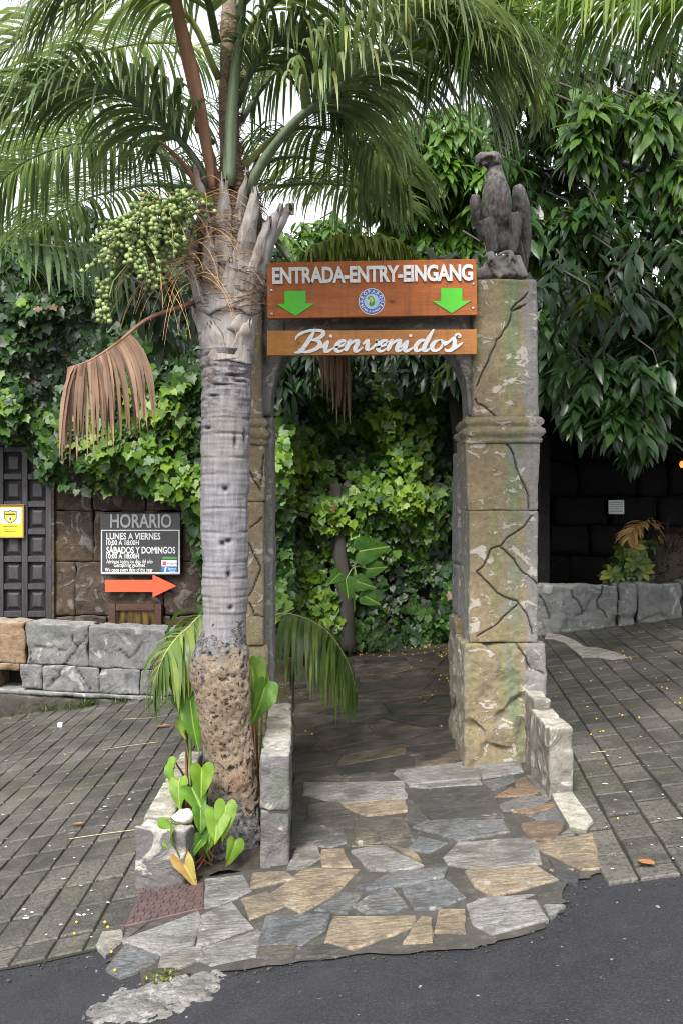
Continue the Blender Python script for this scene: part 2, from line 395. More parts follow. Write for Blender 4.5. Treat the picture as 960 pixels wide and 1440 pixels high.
n = NT('paver'); r = n.orand(); sp = n.noise(55, 6, 0.7); big = n.noise(1.3, 4, 0.6); mid = n.noise(7, 5, 0.6)
c = n.mix(r, (0.062, 0.058, 0.050), (0.145, 0.135, 0.116))
c = n.mix(n.ramp(big, [(0.38, 0.0), (0.62, 0.8)]), c, (0.045, 0.043, 0.040))
c = n.mix(n.ramp(mid, [(0.48, 0.0), (0.68, 0.65)]), c, (0.145, 0.135, 0.113))
c = n.mix(n.ramp(n.noise(2.3, 4, 0.6, n.map(n.pos(), loc=(8, 2, 0))), [(0.52, 0.0), (0.7, 0.5)]), c, (0.085, 0.092, 0.045))
c = n.mix(n.ramp(sp, [(0.46, 0.0), (0.62, 0.75)]), c, (0.028, 0.026, 0.023))
c = n.mix(n.ramp(n.noise(90, 3, 0.7), [(0.58, 0.0), (0.7, 0.6)]), c, (0.22, 0.21, 0.18))
c = n.mix(n.ramp(n.noise(13, 2, 0.5, n.map(n.pos(), loc=(3, 3, 0))), [(0.76, 0.0), (0.78, 0.8)]), c, (0.42, 0.42, 0.40))
MT['paver'] = n.done(c, n.ramp(big, [(0.35, 0.75), (0.6, 0.5)]), n.bump(sp, 0.9, 0.010), spec=0.4)
n = NT('paver_bed'); c = n.mix(n.noise(20, 4), (0.008, 0.008, 0.006), (0.026, 0.028, 0.014)); MT['paver_bed'] = n.done(c, 0.95, n.bump(n.noise(60, 4), 0.6, 0.01))
n = NT('mortar'); sp = n.noise(70, 5, 0.7); c = n.mix(n.ramp(n.noise(5, 6, 0.7), [(0.35, 0.0), (0.65, 1.0)]), (0.034, 0.031, 0.027), (0.080, 0.074, 0.064))
c = n.mix(n.ramp(n.noise(3.3, 6, 0.7, n.map(n.pos(), loc=(2, 9, 0)), dist=0.8), [(0.46, 0.0), (0.62, 0.6)]), c, (0.045, 0.042, 0.037))
c = n.mix(n.ramp(n.noise(22, 4, 0.7), [(0.55, 0.0), (0.68, 0.6)]), c, (0.13, 0.125, 0.11))
c = n.mix(n.ramp(sp, [(0.5, 0.0), (0.75, 0.5)]), c, (0.04, 0.04, 0.035)); MT['mortar'] = n.done(c, 0.85, n.bump(sp, 0.6, 0.008), spec=0.35)
n = NT('asphalt'); v = n.vor(85); v2 = n.vor(200); sp = n.noise(120, 4, 0.75); big = n.noise(1.1, 5, 0.65); mid = n.noise(6, 5, 0.65)
c = n.mix(n.ramp(big, [(0.35, 0.0), (0.65, 1.0)]), (0.012, 0.0125, 0.0155), (0.024, 0.0245, 0.029))
c = n.mix(n.ramp(mid, [(0.45, 0.0), (0.7, 0.5)]), c, (0.036, 0.036, 0.039))
c = n.mix(n.ramp(sp, [(0.5, 0.0), (0.68, 0.8)]), c, (0.062, 0.062, 0.070))
c = n.mix(n.ramp(v, [(0.05, 0.85), (0.30, 0.0)]), c, (0.008, 0.008, 0.010))
c = n.mix(n.ramp(v2, [(0.05, 0.6), (0.25, 0.0)]), c, (0.13, 0.13, 0.135))
c = n.mix(n.ramp(n.noise(30, 2), [(0.73, 0.0), (0.75, 0.8)]), c, (0.30, 0.30, 0.30))
MT['asphalt'] = n.done(c, n.ramp(big, [(0.35, 0.8), (0.65, 0.6)]), n.bump(sp, 0.5, 0.008), spec=0.35)

# bark, boots, root mass
n = NT('bark'); p = n.pos()
streak = n.noise(1.0, 6, 0.65, n.map(p, (55, 55, 6))); ring = n.noise(1.0, 4, 0.6, n.map(p, (3, 3, 26)), dist=0.4)
big = n.noise(3.5, 4, 0.6)
c = n.mix(n.ramp(streak, [(0.3, 0.0), (0.7, 1.0)]), (0.125, 0.122, 0.135), (0.235, 0.23, 0.245))
c = n.mix(n.ramp(big, [(0.45, 0.0), (0.7, 0.5)]), c, (0.22, 0.18, 0.15))
c = n.mix(n.ramp(ring, [(0.58, 0.0), (0.70, 0.7)]), c, (0.10, 0.088, 0.085))
z = n.sep(p)[2]
c = n.mix(n.math('MULTIPLY', n.ramp(n.noise(1.0, 4, 0.6, n.map(p, (20, 20, 34))), [(0.5, 0.0), (0.58, 0.8)]), n.ramp(n.math('SUBTRACT', z, 1.7), [(0.25, 0.0), (0.55, 1.0)])), c, (0.055, 0.033, 0.026))
c = n.mix(n.attr('crack'), c, (0.015, 0.012, 0.01))
MT['bark'] = n.done(c, 0.85, n.bump(streak, 0.7, 0.012, n.bump(ring, 0.4, 0.01)), spec=0.25)
n = NT('boot'); p = n.coord('Object')
st = n.noise(1.0, 6, 0.65, n.map(n.pos(), (60, 60, 5))); big = n.noise(7, 5, 0.6, dist=0.8)
c = n.mix(n.ramp(st, [(0.3, 0.0), (0.7, 1.0)]), (0.20, 0.165, 0.14), (0.36, 0.33, 0.31))
c = n.mix(n.ramp(big, [(0.5, 0.0), (0.65, 0.8)]), c, (0.15, 0.095, 0.07))
c = n.mix(n.ramp(n.noise(4, 4), [(0.5, 0.0), (0.68, 0.7)]), c, (0.42, 0.41, 0.42))
MT['boot'] = n.done(c, 0.75, n.bump(st, 0.6, 0.01), spec=0.3)
n = NT('petiole'); st = n.noise(1.0, 4, 0.6, n.map(n.pos(), (40, 40, 3)))
c = n.mix(n.ramp(st, [(0.3, 0.0), (0.7, 1.0)]), (0.10, 0.15, 0.075), (0.20, 0.25, 0.15)); MT['petiole'] = n.done(c, 0.45, n.bump(st, 0.25, 0.005))
n = NT('petiole_dead'); c = n.mix(st if False else n.noise(1.0, 4, 0.6, n.map(n.pos(), (40, 40, 3))), (0.13, 0.06, 0.035), (0.33, 0.17, 0.10)); MT['petiole_dead'] = n.done(c, 0.7)
n = NT('rachis'); c = n.mix(n.noise(6), (0.18, 0.22, 0.06), (0.34, 0.36, 0.10)); MT['rachis'] = n.done(c, 0.5)
n = NT('root_mass'); p = n.pos(); big = n.noise(3.2, 5, 0.6); fine = n.noise(46, 6, 0.75); x, y, z = n.sep(p)
hol = n.noise(38, 3, 0.6, n.map(p, (1, 1, 1.25), rot=(0.3, 0.5, 0)), dist=0.6)
c = n.mix(n.ramp(big, [(0.38, 0.0), (0.6, 1.0)]), (0.205, 0.145, 0.10), (0.28, 0.225, 0.165))
c = n.mix(n.ramp(n.noise(2.4, 5, 0.65, n.map(p, (1.4, 1, 0.5), loc=(2, 1, 5))), [(0.52, 0.0), (0.60, 0.8)]), c, (0.23, 0.11, 0.055))
c = n.mix(n.ramp(fine, [(0.42, 0.0), (0.62, 0.6)]), c, (0.085, 0.06, 0.042))
grey = n.mix(n.ramp(fine, [(0.38, 0.0), (0.62, 1.0)]), (0.045, 0.045, 0.05), (0.20, 0.195, 0.195))
gm = n.math('ADD', n.math('MULTIPLY', n.math('ABSOLUTE', n.math('SUBTRACT', z, 0.56)), 1.35), n.math('MULTIPLY', n.noise(6, 6, 0.7, n.map(p, (1, 1, 0.5))), 1.0))
c = n.mix(n.ramp(gm, [(0.88, 0.0), (0.98, 0.95)]), c, grey)
vs_ = n.noise(1.0, 5, 0.65, n.map(p, (16, 16, 2.2), loc=(4, 0, 0)))
c = n.mix(n.ramp(vs_, [(0.60, 0.0), (0.64, 0.85)]), c, (0.10, 0.10, 0.115))
c = n.mix(n.ramp(hol, [(0.62, 0.0), (0.65, 0.9)]), c, (0.02, 0.015, 0.012))
c = n.mix(n.attr('crack'), c, (0.02, 0.015, 0.012))
MT['root_mass'] = n.done(c, 0.9, n.bump(n.ramp(hol, [(0.6, 1.0), (0.67, 0.0)]), 0.8, 0.012, n.bump(fine, 0.9, 0.012)), spec=0.25)
n = NT('tree_bark'); st = n.noise(1.0, 5, 0.6, n.map(n.pos(), (22, 22, 4))); c = n.mix(st, (0.018, 0.015, 0.012), (0.060, 0.052, 0.045)); MT['tree_bark'] = n.done(c, 0.9, n.bump(st, 0.6, 0.02))

# eagle
n = NT('statue'); p = n.pos(); fe = n.noise(1.0, 4, 0.6, n.map(p, (60, 60, 22))); big = n.noise(9, 5, 0.6)
c = n.mix(n.ramp(fe, [(0.35, 0.0), (0.7, 1.0)]), (0.045, 0.040, 0.043), (0.155, 0.138, 0.138))
c = n.mix(n.ramp(big, [(0.45, 0.0), (0.7, 0.6)]), c, (0.11, 0.10, 0.095))
nz = n.sep(n.geo.outputs['Normal'])[2]
c = n.mix(n.ramp(nz, [(0.3, 0.0), (0.9, 0.45)]), c, (0.24, 0.22, 0.20))
MT['statue'] = n.done(c, 0.75, n.bump(fe, 0.7, 0.012), spec=0.35)
n = NT('statue_rock'); p = n.pos(); big = n.noise(14, 5, 0.6); c = n.mix(n.ramp(big, [(0.35, 0.0), (0.65, 1.0)]), (0.12, 0.108, 0.105), (0.26, 0.245, 0.235)); MT['statue_rock'] = n.done(c, 0.8, n.bump(big, 0.4, 0.01), spec=0.3)

# timber and signs
def wood(name, a, b, sx=(3, 30, 30)):
    n = NT(name); p = n.map(n.coord('Object'), sx); g = n.noise(1.4, 5, 0.6, p, dist=0.9); f = n.noise(5, 4, 0.6, p)
    c = n.mix(n.ramp(g, [(0.3, 0.0), (0.7, 1.0)]), a, b); c = n.mix(n.ramp(f, [(0.5, 0.0), (0.8, 0.4)]), c, tuple(v*0.45 for v in a))
    kn = n.vor(1.0, n.map(n.coord('Object'), (4.2, 1, 7.0)))
    c = n.mix(n.ramp(kn, [(0.05, 0.8), (0.12, 0.0)]), c, tuple(v*0.25 for v in a))
    wz = n.noise(1.0, 5, 0.65, n.map(n.coord('Object'), (26, 26, 2.5)))
    c = n.mix(n.ramp(wz, [(0.5, 0.0), (0.7, 0.45)]), c, tuple(v*0.4 for v in a)); c = n.mix(n.ramp(n.noise(7, 5, 0.7), [(0.52, 0.0), (0.7, 0.35)]), c, tuple(v*0.5+0.05 for v in a))
    MT[name] = n.done(c, 0.5, n.bump(g, 0.25, 0.004), spec=0.4)
wood('board_red', (0.36, 0.088, 0.014), (0.50, 0.15, 0.025)); wood('board_honey', (0.40, 0.15, 0.03), (0.52, 0.22, 0.05))
wood('frame_wood', (0.05, 0.022, 0.015), (0.11, 0.05, 0.03)); wood('door_wood', (0.024, 0.022, 0.026), (0.058, 0.052, 0.055), (30, 30, 3))
wood('notice_wood', (0.20, 0.10, 0.04), (0.34, 0.18, 0.08))
plain('letter_white', (0.80, 0.80, 0.81), 0.45, var=0.03); plain('letter_grey', (0.46, 0.47, 0.50), 0.45, var=0.04)
plain('arrow_green', (0.075, 0.56, 0.012), 0.4, var=0.04); plain('arrow_orange', (0.85, 0.105, 0.035), 0.45, var=0.05)
plain('panel_black', (0.045, 0.044, 0.045), 0.35, var=0.1); plain('print_white', (0.78, 0.80, 0.80), 0.5, var=0.02)
plain('print_blue', (0.02, 0.16, 0.50), 0.4); plain('emblem_blue', (0.05, 0.13, 0.50), 0.4); plain('emblem_sky', (0.42, 0.62, 0.80), 0.4)
plain('print_green', (0.06, 0.32, 0.05), 0.5); plain('print_yellow', (0.85, 0.62, 0.02), 0.5, var=0.03); plain('print_pink', (0.55, 0.06, 0.20), 0.5)
plain('print_dark', (0.05, 0.05, 0.06), 0.5); plain('sticker_pale', (0.36, 0.42, 0.50), 0.5)
plain('steel', (0.55, 0.55, 0.56), 0.35, metal=0.8); plain('chain_dark', (0.03, 0.03, 0.035), 0.5, metal=0.6)
n = NT('rust_iron'); k = n.noise(18, 5); c = n.mix(n.ramp(k, [(0.3, 0.0), (0.7, 1.0)]), (0.060, 0.042, 0.042), (0.115, 0.072, 0.066)); MT['rust_iron'] = n.done(c, 0.6, n.bump(n.noise(80, 4), 0.3, 0.005), spec=0.45)
n = NT('pane'); k = n.noise(1.0, 4, 0.6, n.map(n.pos(), (26, 1, 3))); c = n.mix(n.ramp(k, [(0.4, 0.0), (0.65, 1.0)]), (0.02, 0.02, 0.018), (0.20, 0.13, 0.035)); MT['pane'] = n.done(c, 0.15)
plain('plaster_dark', (0.018, 0.017, 0.015), 0.9, var=0.4, scale=4)
n = NT('lamp_glow'); n.b.inputs['Emission Color'].default_value = (1, 0.12, 0.015, 1); n.b.inputs['Emission Strength'].default_value = 1.6; MT['lamp_glow'] = n.done((0.9, 0.25, 0.05), 0.5)
plain('litter_white', (0.6, 0.6, 0.58), 0.7); plain('litter_tan', (0.45, 0.38, 0.22), 0.8); plain('soil', (0.028, 0.022, 0.016), 0.95, var=0.5); plain('leaf_litter', (0.30, 0.12, 0.04), 0.7, var=0.4)
plain('stone_white', (0.52, 0.50, 0.45), 0.85, var=0.35, scale=40)

# ================================================================ THE SETTING
# one sheet of asphalt out to the horizon; it follows the slope of the street
xs = [-150, -9, -6, -3, 0, 3, 6, 9, 150]; ys = [-60, 0, 3, 6, 10, 16, 40, 200]
mb = MB()
mb.add([(x, y, GZ(x)-0.014) for y in ys for x in xs],
       [(j*9+i, j*9+i+1, (j+1)*9+i+1, (j+1)*9+i) for j in range(len(ys)-1) for i in range(8)])
tag(mb.build('road', 'asphalt'), kind='structure')

def sheet(name, poly, dz, mat, kind='structure'):
    m = MB(); m.add([(p[0], p[1], GZ(p[0])+dz) for p in poly], [tuple(range(len(poly)))])
    o = m.build(name, mat); return tag(o, kind=kind)

TILT = Matrix.Rotation(-math.atan(SLOPE), 4, 'Y')
def paving(name, field, origin, e1, e2, w1, w2, gap, seed, bed_poly, stagger=0.0):
    """pavers on a skewed grid: e1 across, e2 along; clipped to the convex field; the 300 largest in view are parts, the rest one mesh"""
    rnd = random.Random(seed)
    bed = sheet(name, bed_poly, -0.010, MT['paver_bed'])
    e1 = Vector(e1).normalized(); e2 = Vector(e2).normalized(); o = Vector(origin)
    field = ccw(field)
    tmpl = MB(); a = e1*(w1/2-gap/2); b = e2*(w2/2-gap*1.2)
    tmpl.slab(ccw([tuple(-a-b), tuple(a-b), tuple(a+b), tuple(b-a)]), -0.04, 0, 0.006)
    tm = tmpl.mesh('paver'); tm.materials.append(MT['paver'])
    cells = []
    for i in range(-45, 46):
        for j in range(-45, 46):
            c = o + e1*(w1*i) + e2*(w2*(j+stagger*(i % 2)))
            if c.y < 1 or c.y > 12.5: continue
            q = [tuple(c-a-b), tuple(c+a-b), tuple(c+a+b), tuple(c+b-a)]
            k = clip_poly(ccw(q), field)
            if len(k) < 3 or area(k) < 0.05*w1*w2: continue
            full = area(k) > 0.985*area(ccw(q))
            px = 480+c.x/c.y*F
            seen = -60 < px < 1020
            cells.append((0 if seen else 1, c.y, c, k, full))
    cells.sort(key=lambda t: (t[0], t[1]))
    rest = MB()
    for n_, (_, _, c, k, full) in enumerate(cells):
        dz = rnd.uniform(-0.0045, 0.0035)
        if n_ < 300:
            if full:
                p = link('paver', tm, bed)
                M = Matrix.Translation((c.x, c.y, GZ(c.x)+dz)) @ TILT @ Euler((rnd.uniform(-.012, .012), rnd.uniform(-.014, .014), rnd.uniform(-.012, .012))).to_matrix().to_4x4()
                p.location = M.to_translation(); p.rotation_euler = M.to_euler()
            else:
                m = MB(); m.slab(k, -0.04+dz, dz, 0.006, zf=lambda x, y: GZ(x)); m.build('paver', 'paver', bed)
        else: rest.slab(k, -0.04+dz, dz, 0.006, zf=lambda x, y: GZ(x))
    if rest.v: tag(rest.build('distant_pavers', 'paver', bed), kind='stuff')
    return bed

g = lambda a, b: tuple(G(a, b)[:2])
# left pavement
LF = [g(-160, 1392), g(60, 1350), g(200, 1318), (-0.62, 4.35), (-0.80, 6.0), (-0.9, 9.95), (-5.6, 9.95)]
la, lb = G(41, 1348), G(251, 1030)
paving('pavement_left', [g(-160, 1392), g(175, 1322), (-0.70, 4.35), (-0.85, 9.9), (-5.6, 9.9)], (la.x, la.y), (0.975, 0.22), (lb.x-la.x, lb.y-la.y), 0.140, 0.315, 0.009, 3, LF)
# right pavement
ra, rb = G(931, 1236), G(773, 971)
RF = [g(852, 1230), g(872, 1236), g(1120, 1205), (7.0, 5.0), (7.0, 11.2), (1.1, 11.2), (1.12, 6.6)]
paving('pavement_right', [g(846, 1242), g(1120, 1205), (6.0, 5.0), (6.0, 11.1), (1.2, 11.1), (1.10, 6.0)], (ra.x, ra.y), (1.0, 0.02), (rb.x-ra.x, rb.y-ra.y), 0.168, 0.33, 0.010, 5, RF, 0.5)

# ---------------------------------------------------------------- flagstone path
pp_ = [g(150, 1352), g(165, 1325), g(170, 1300), g(288, 1232), (-0.33, 4.6), (-0.3, 6.3), (-0.62, 7.0), (-1.0, 11.6), (1.9, 11.6), (1.15, 7.2), (1.15, 5.9), g(765, 1080), g(835, 1165), g(858, 1222), g(800, 1240), g(790, 1275), g(760, 1305), g(660, 1330), g(520, 1340), g(350, 1358), g(230, 1370)]
pp = []; rj = random.Random(2)
for i_, p_ in enumerate(pp_):          # ragged edge where the mortar runs out onto the road
    q_ = pp_[(i_+1) % len(pp_)]; k_n = 7 if (p_[1] < 4.9 and q_[1] < 4.9) else 1
    for t_ in range(k_n):
        f_ = t_/k_n; e_j = 0.016 if k_n > 1 else 0
        pp.append((p_[0]+(q_[0]-p_[0])*f_+rj.uniform(-e_j, e_j), p_[1]+(q_[1]-p_[1])*f_+rj.uniform(-e_j, e_j)))
path = sheet('stone_path', pp, -0.006, MT['mortar'])
c6 = lambda x, y: (400+x/1.714, 860+y/1.714)
c5 = lambda x, y: (x/2, 860+y/2)
FL = [  # outlines of the stones one can pick apart, as seen; each lies on the sloping ground
 ('o', c6, [(105,795),(125,738),(308,735),(300,760),(170,808)]), ('o', c6, [(290,795),(330,740),(352,742),(352,790)]),
 ('o', c6, [(365,768),(375,722),(430,722),(432,770)]), ('p', c6, [(445,708),(490,692),(600,700),(626,740),(500,772),(460,750)]),
 ('p', c6, [(630,710),(668,710),(640,733)]), ('s', c6, [(172,710),(225,672),(258,668),(290,708),(260,720),(200,722)]),
 ('s', c6, [(288,665),(385,648),(428,688),(370,712),(315,712)]), ('s', c6, [(180,665),(270,630),(385,620),(375,640),(290,655),(205,670)]),
 ('s', c6, [(80,715),(130,678),(183,680),(150,722)]), ('p', c6, [(165,580),(240,568),(328,612),(280,622),(210,620)]),
 ('o', c6, [(95,610),(92,575),(140,572),(160,612)]), ('p', c6, [(10,618),(30,572),(70,560),(85,592),(50,615)]),
 ('d', c6, [(55,515),(60,470),(125,460),(170,492),(165,518),(100,520)]), ('d', c6, [(172,505),(280,500),(308,548),(260,555),(175,555)]),
 ('s', c6, [(70,560),(75,524),(140,524),(145,555),(110,565)]), ('s', c6, [(300,572),(325,545),(385,560),(350,578)]),
 ('s', c6, [(315,520),(340,507),(520,502),(535,530),(420,550)]), ('d', c6, [(315,455),(360,425),(490,420),(525,495),(360,502)]),
 ('d', c6, [(290,500),(318,470),(345,502)]), ('p', c6, [(390,592),(420,558),(595,545),(612,605),(480,620),(400,608)]),
 ('o', c6, [(440,627),(600,614),(652,645),(500,685),(465,660)]), ('o', c6, [(590,562),(740,540),(760,615),(715,618)]),
 ('r', c6, [(575,515),(620,507),(670,512),(650,548),(590,545)]), ('s', c6, [(655,545),(690,520),(692,538)]),
 ('s', c6, [(520,465),(580,442),(640,447),(600,473),(530,478)]), ('r', c6, [(510,445),(545,425),(605,435),(580,441)]),
 ('r', c6, [(555,482),(650,460),(645,472),(600,485)]), ('s', c6, [(590,492),(655,475),(668,508),(620,504)]),
 ('p', c6, [(460,375),(565,362),(570,385),(480,400)]), ('s', c6, [(480,410),(545,395),(553,406),(500,430)]),
 ('o', c6, [(645,622),(690,620),(670,632)]), ('r', c6, [(556,408),(580,400),(612,432),(560,424)]),
 ('p', c6, [(292,350),(440,335),(468,400),(300,414),(268,390)]), ('d', c6, [(60,385),(80,345),(200,335),(280,365),(200,395),(110,400)]),
 ('p', c6, [(50,440),(50,412),(150,412),(280,408),(290,448),(140,460)]), ('o', c6, [(130,467),(285,454),(290,480),(200,490)]),
 ('p', c6, [(305,421),(462,406),(470,417),(350,425)]), ('d', c6, [(40,405),(60,390),(150,405)]),
 ('b', c6, [(215,335),(300,338),(288,347),(270,356)]), ('d', c6, [(15,570),(20,505),(48,505),(66,552)]),
 ('o', c6, [(168,565),(230,560),(300,575),(325,600),(240,563)]), ('d', c6, [(640,600),(655,640),(700,650),(700,632)]),
 ('s', c6, [(580,395),(620,440),(640,440),(600,398)]), ('p', c6, [(470,692),(560,690),(595,680),(500,688)]),
 ('p', c5, [(345,925),(555,850),(562,870),(540,940),(475,965)]), ('p', c5, [(557,935),(568,857),(650,822),(705,888),(590,928)]),
 ('s', c5, [(310,1000),(355,940),(440,970),(420,990),(345,1018)]), ('p', c5, [(455,1000),(462,968),(560,948),(565,975),(510,995)]),
 ('p', c5, [(572,975),(577,945),(720,898),(733,905),(715,965),(600,988)]), ('s', c5, [(730,933),(752,857),(925,852),(905,895),(850,933)]),
 ('p', c5, [(575,830),(580,755),(680,745),(700,785),(620,820)]), ('o', c5, [(685,810),(750,792),(798,825),(705,860)]),
 ('o', c5, [(710,775),(717,738),(800,735),(822,752)]), ('o', c5, [(762,795),(860,722),(1005,727),(940,790),(850,843)]),
 ('p', c5, [(282,935),(290,907),(338,902),(340,925),(300,962)]), ('d', c5, [(727,945),(828,940),(820,966),(732,972)]),
 ('d', c5, [(838,945),(925,935),(955,947),(900,965),(842,968)]), ('s', c5, [(830,655),(850,600),(915,610),(925,640),(860,650)]),
]
KIND = {'o': 'flag_ochre', 'p': 'flag_pale', 's': 'flag_slate', 'd': 'flag_dark', 'r': 'flag_orange', 'b': 'flag_brown'}
frn = random.Random(7)
def grow(poly, e):
    n_ = len(poly); cx = sum(p[0] for p in poly)/n_; cy = sum(p[1] for p in poly)/n_; out = []
    for p in poly:
        dx, dy = p[0]-cx, p[1]-cy; L = math.hypot(dx, dy) or 1; out.append((p[0]+dx/L*e, p[1]+dy/L*e*1.3))
    return out
def flag(poly, mat, top=0.005, parent=path):
    poly = grow(ccw(poly), 0.016)
    # break long edges and nudge the new points so that the edges are rough
    out = []
    for i in range(len(poly)):
        p, q = poly[i], poly[(i+1) % len(poly)]; L = math.hypot(q[0]-p[0], q[1]-p[1])
        out.append(p); k = max(1, min(4, int(L/0.07)))
        for t in range(1, k):
            f = t/k; e = min(0.006, L*0.04)
            out.append((p[0]+(q[0]-p[0])*f+frn.uniform(-e, e), p[1]+(q[1]-p[1])*f+frn.uniform(-e, e)))
    tx, ty = frn.uniform(-.012, .012), frn.uniform(-.012, .012); cx, cy = out[0]
    m = MB(); m.slab(out, -0.03, top+frn.uniform(-.004, .003), 0.006, zf=lambda x, y: GZ(x)+(x-cx)*tx+(y-cy)*ty)
    return m.build('flagstone', mat, parent)
for k, f, pts in FL: flag([g(*f(*p)) for p in pts], KIND[k])
# the shaded path beyond the gate: broken stones laid edge to edge
def voronoi(seeds, bound, gap):
    out = []
    for i, s in enumerate(seeds):
        poly = list(bound)
        for j, t in enumerate(seeds):
            if i == j: continue
            dx, dy = t[0]-s[0], t[1]-s[1]; L = math.hypot(dx, dy)
            if L > 1.6: continue
            mx, my = (s[0]+t[0])/2, (s[1]+t[1])/2
            poly = clip_half(poly, dx/L, dy/L, (mx*dx+my*dy)/L-gap/2)
            if len(poly) < 3: break
        if len(poly) >= 3 and area(poly) > 0.004: out.append(poly)
    return out
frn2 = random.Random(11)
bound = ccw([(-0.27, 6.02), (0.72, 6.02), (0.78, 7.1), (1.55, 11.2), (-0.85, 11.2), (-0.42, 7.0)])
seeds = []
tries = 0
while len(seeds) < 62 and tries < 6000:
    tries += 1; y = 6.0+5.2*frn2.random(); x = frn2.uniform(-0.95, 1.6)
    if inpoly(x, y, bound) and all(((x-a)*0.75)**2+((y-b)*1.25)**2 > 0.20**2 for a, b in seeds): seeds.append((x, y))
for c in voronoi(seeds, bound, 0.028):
    flag(c, MT[frn2.choice(['flag_wet_shaded', 'flag_wet_shaded', 'flag_wet_shaded_brown', 'flag_wet_shaded_brown', 'flag_wet_shaded'])], top=0.012)

# a broken patch of the old kerb sticking through the asphalt, with weeds
rg = random.Random(5)
patch = empty('broken_stone_patch', G(225, 1398), 'broken grey stone patch in the asphalt with small yellow weeds', 'stone patch')
cp0 = G(222, 1398); NX, NY = 70, 30; vs = []
for j in range(NY+1):
    for i in range(NX+1):
        u, v = -1+2*i/NX, -1+2*j/NY; q_ = Vector((cp0.x+u*.24, cp0.y+v*.17+u*.06, 0))
        e_d = math.hypot(u, v)+.28*mn.noise(q_*9)+.12*mn.noise(q_*30)
        rid = abs(mn.noise(Vector((q_.x*9, q_.y*22+q_.x*8, 2))))
        h_ = .020*(1-e_d**3)+.010*mn.noise(q_*16)-.03*max(0, .10-rid)/.10*.55+.006*mn.noise(q_*60)
        vs.append((q_.x, q_.y, GZ(q_.x)-.016+max(-.02, h_)))
m = MB(); m.add(vs, [(j*(NX+1)+i, j*(NX+1)+i+1, (j+1)*(NX+1)+i+1, (j+1)*(NX+1)+i) for j in range(NY) for i in range(NX)]); m.build('worn_stone', 'flag_pale', patch, smooth=True)
flag([g(*c5(*p)) for p in [(402,1010),(480,1008),(500,1018),(470,1030),(410,1034)]], MT['flag_brown'], 0.004, patch)
def tuft(mb_rows, c, n, h, r, rg):
    for k in range(n):
        a = rg.uniform(0, 6.28); q = Vector(c)+Vector((math.cos(a)*r*rg.random(), math.sin(a)*r*rg.random(), 0))
        d = Vector((math.cos(a)*rg.uniform(.2, .9), math.sin(a)*rg.uniform(.2, .9), 1)).normalized(); L = h*rg.uniform(.5, 1.1)
        w_ = Vector((-math.sin(a), math.cos(a), 0))*(0.0035+0.002*rg.random())
        mid = q+d*L*.55; tip = mid+(d+Vector((math.cos(a), math.sin(a), -.7))*.6).normalized()*L*.5
        mb_rows.append(((q-w_, q+w_, mid+w_*.8, mid-w_*.8, tip), rg.random()))
def tuft_mesh(name, rows, mat):
    V = []; Fc = []; rn = []
    for pts, r_ in rows:
        b = len(V); V += [tuple(p) for p in pts]; Fc += [(b, b+1, b+2), (b, b+2, b+3), (b+3, b+2, b+4)]; rn += [r_]*3
    return fast_mesh(name, V, Fc, rn, MT[mat])
rows = []
for k in range(12):
    q = G(rg.uniform(205, 245), rg.uniform(1368, 1384)); tuft(rows, q, 7, 0.022, 0.012, rg)
tag(link('weeds', tuft_mesh('weeds', rows, 'yellow_leaf'), patch), kind='stuff')

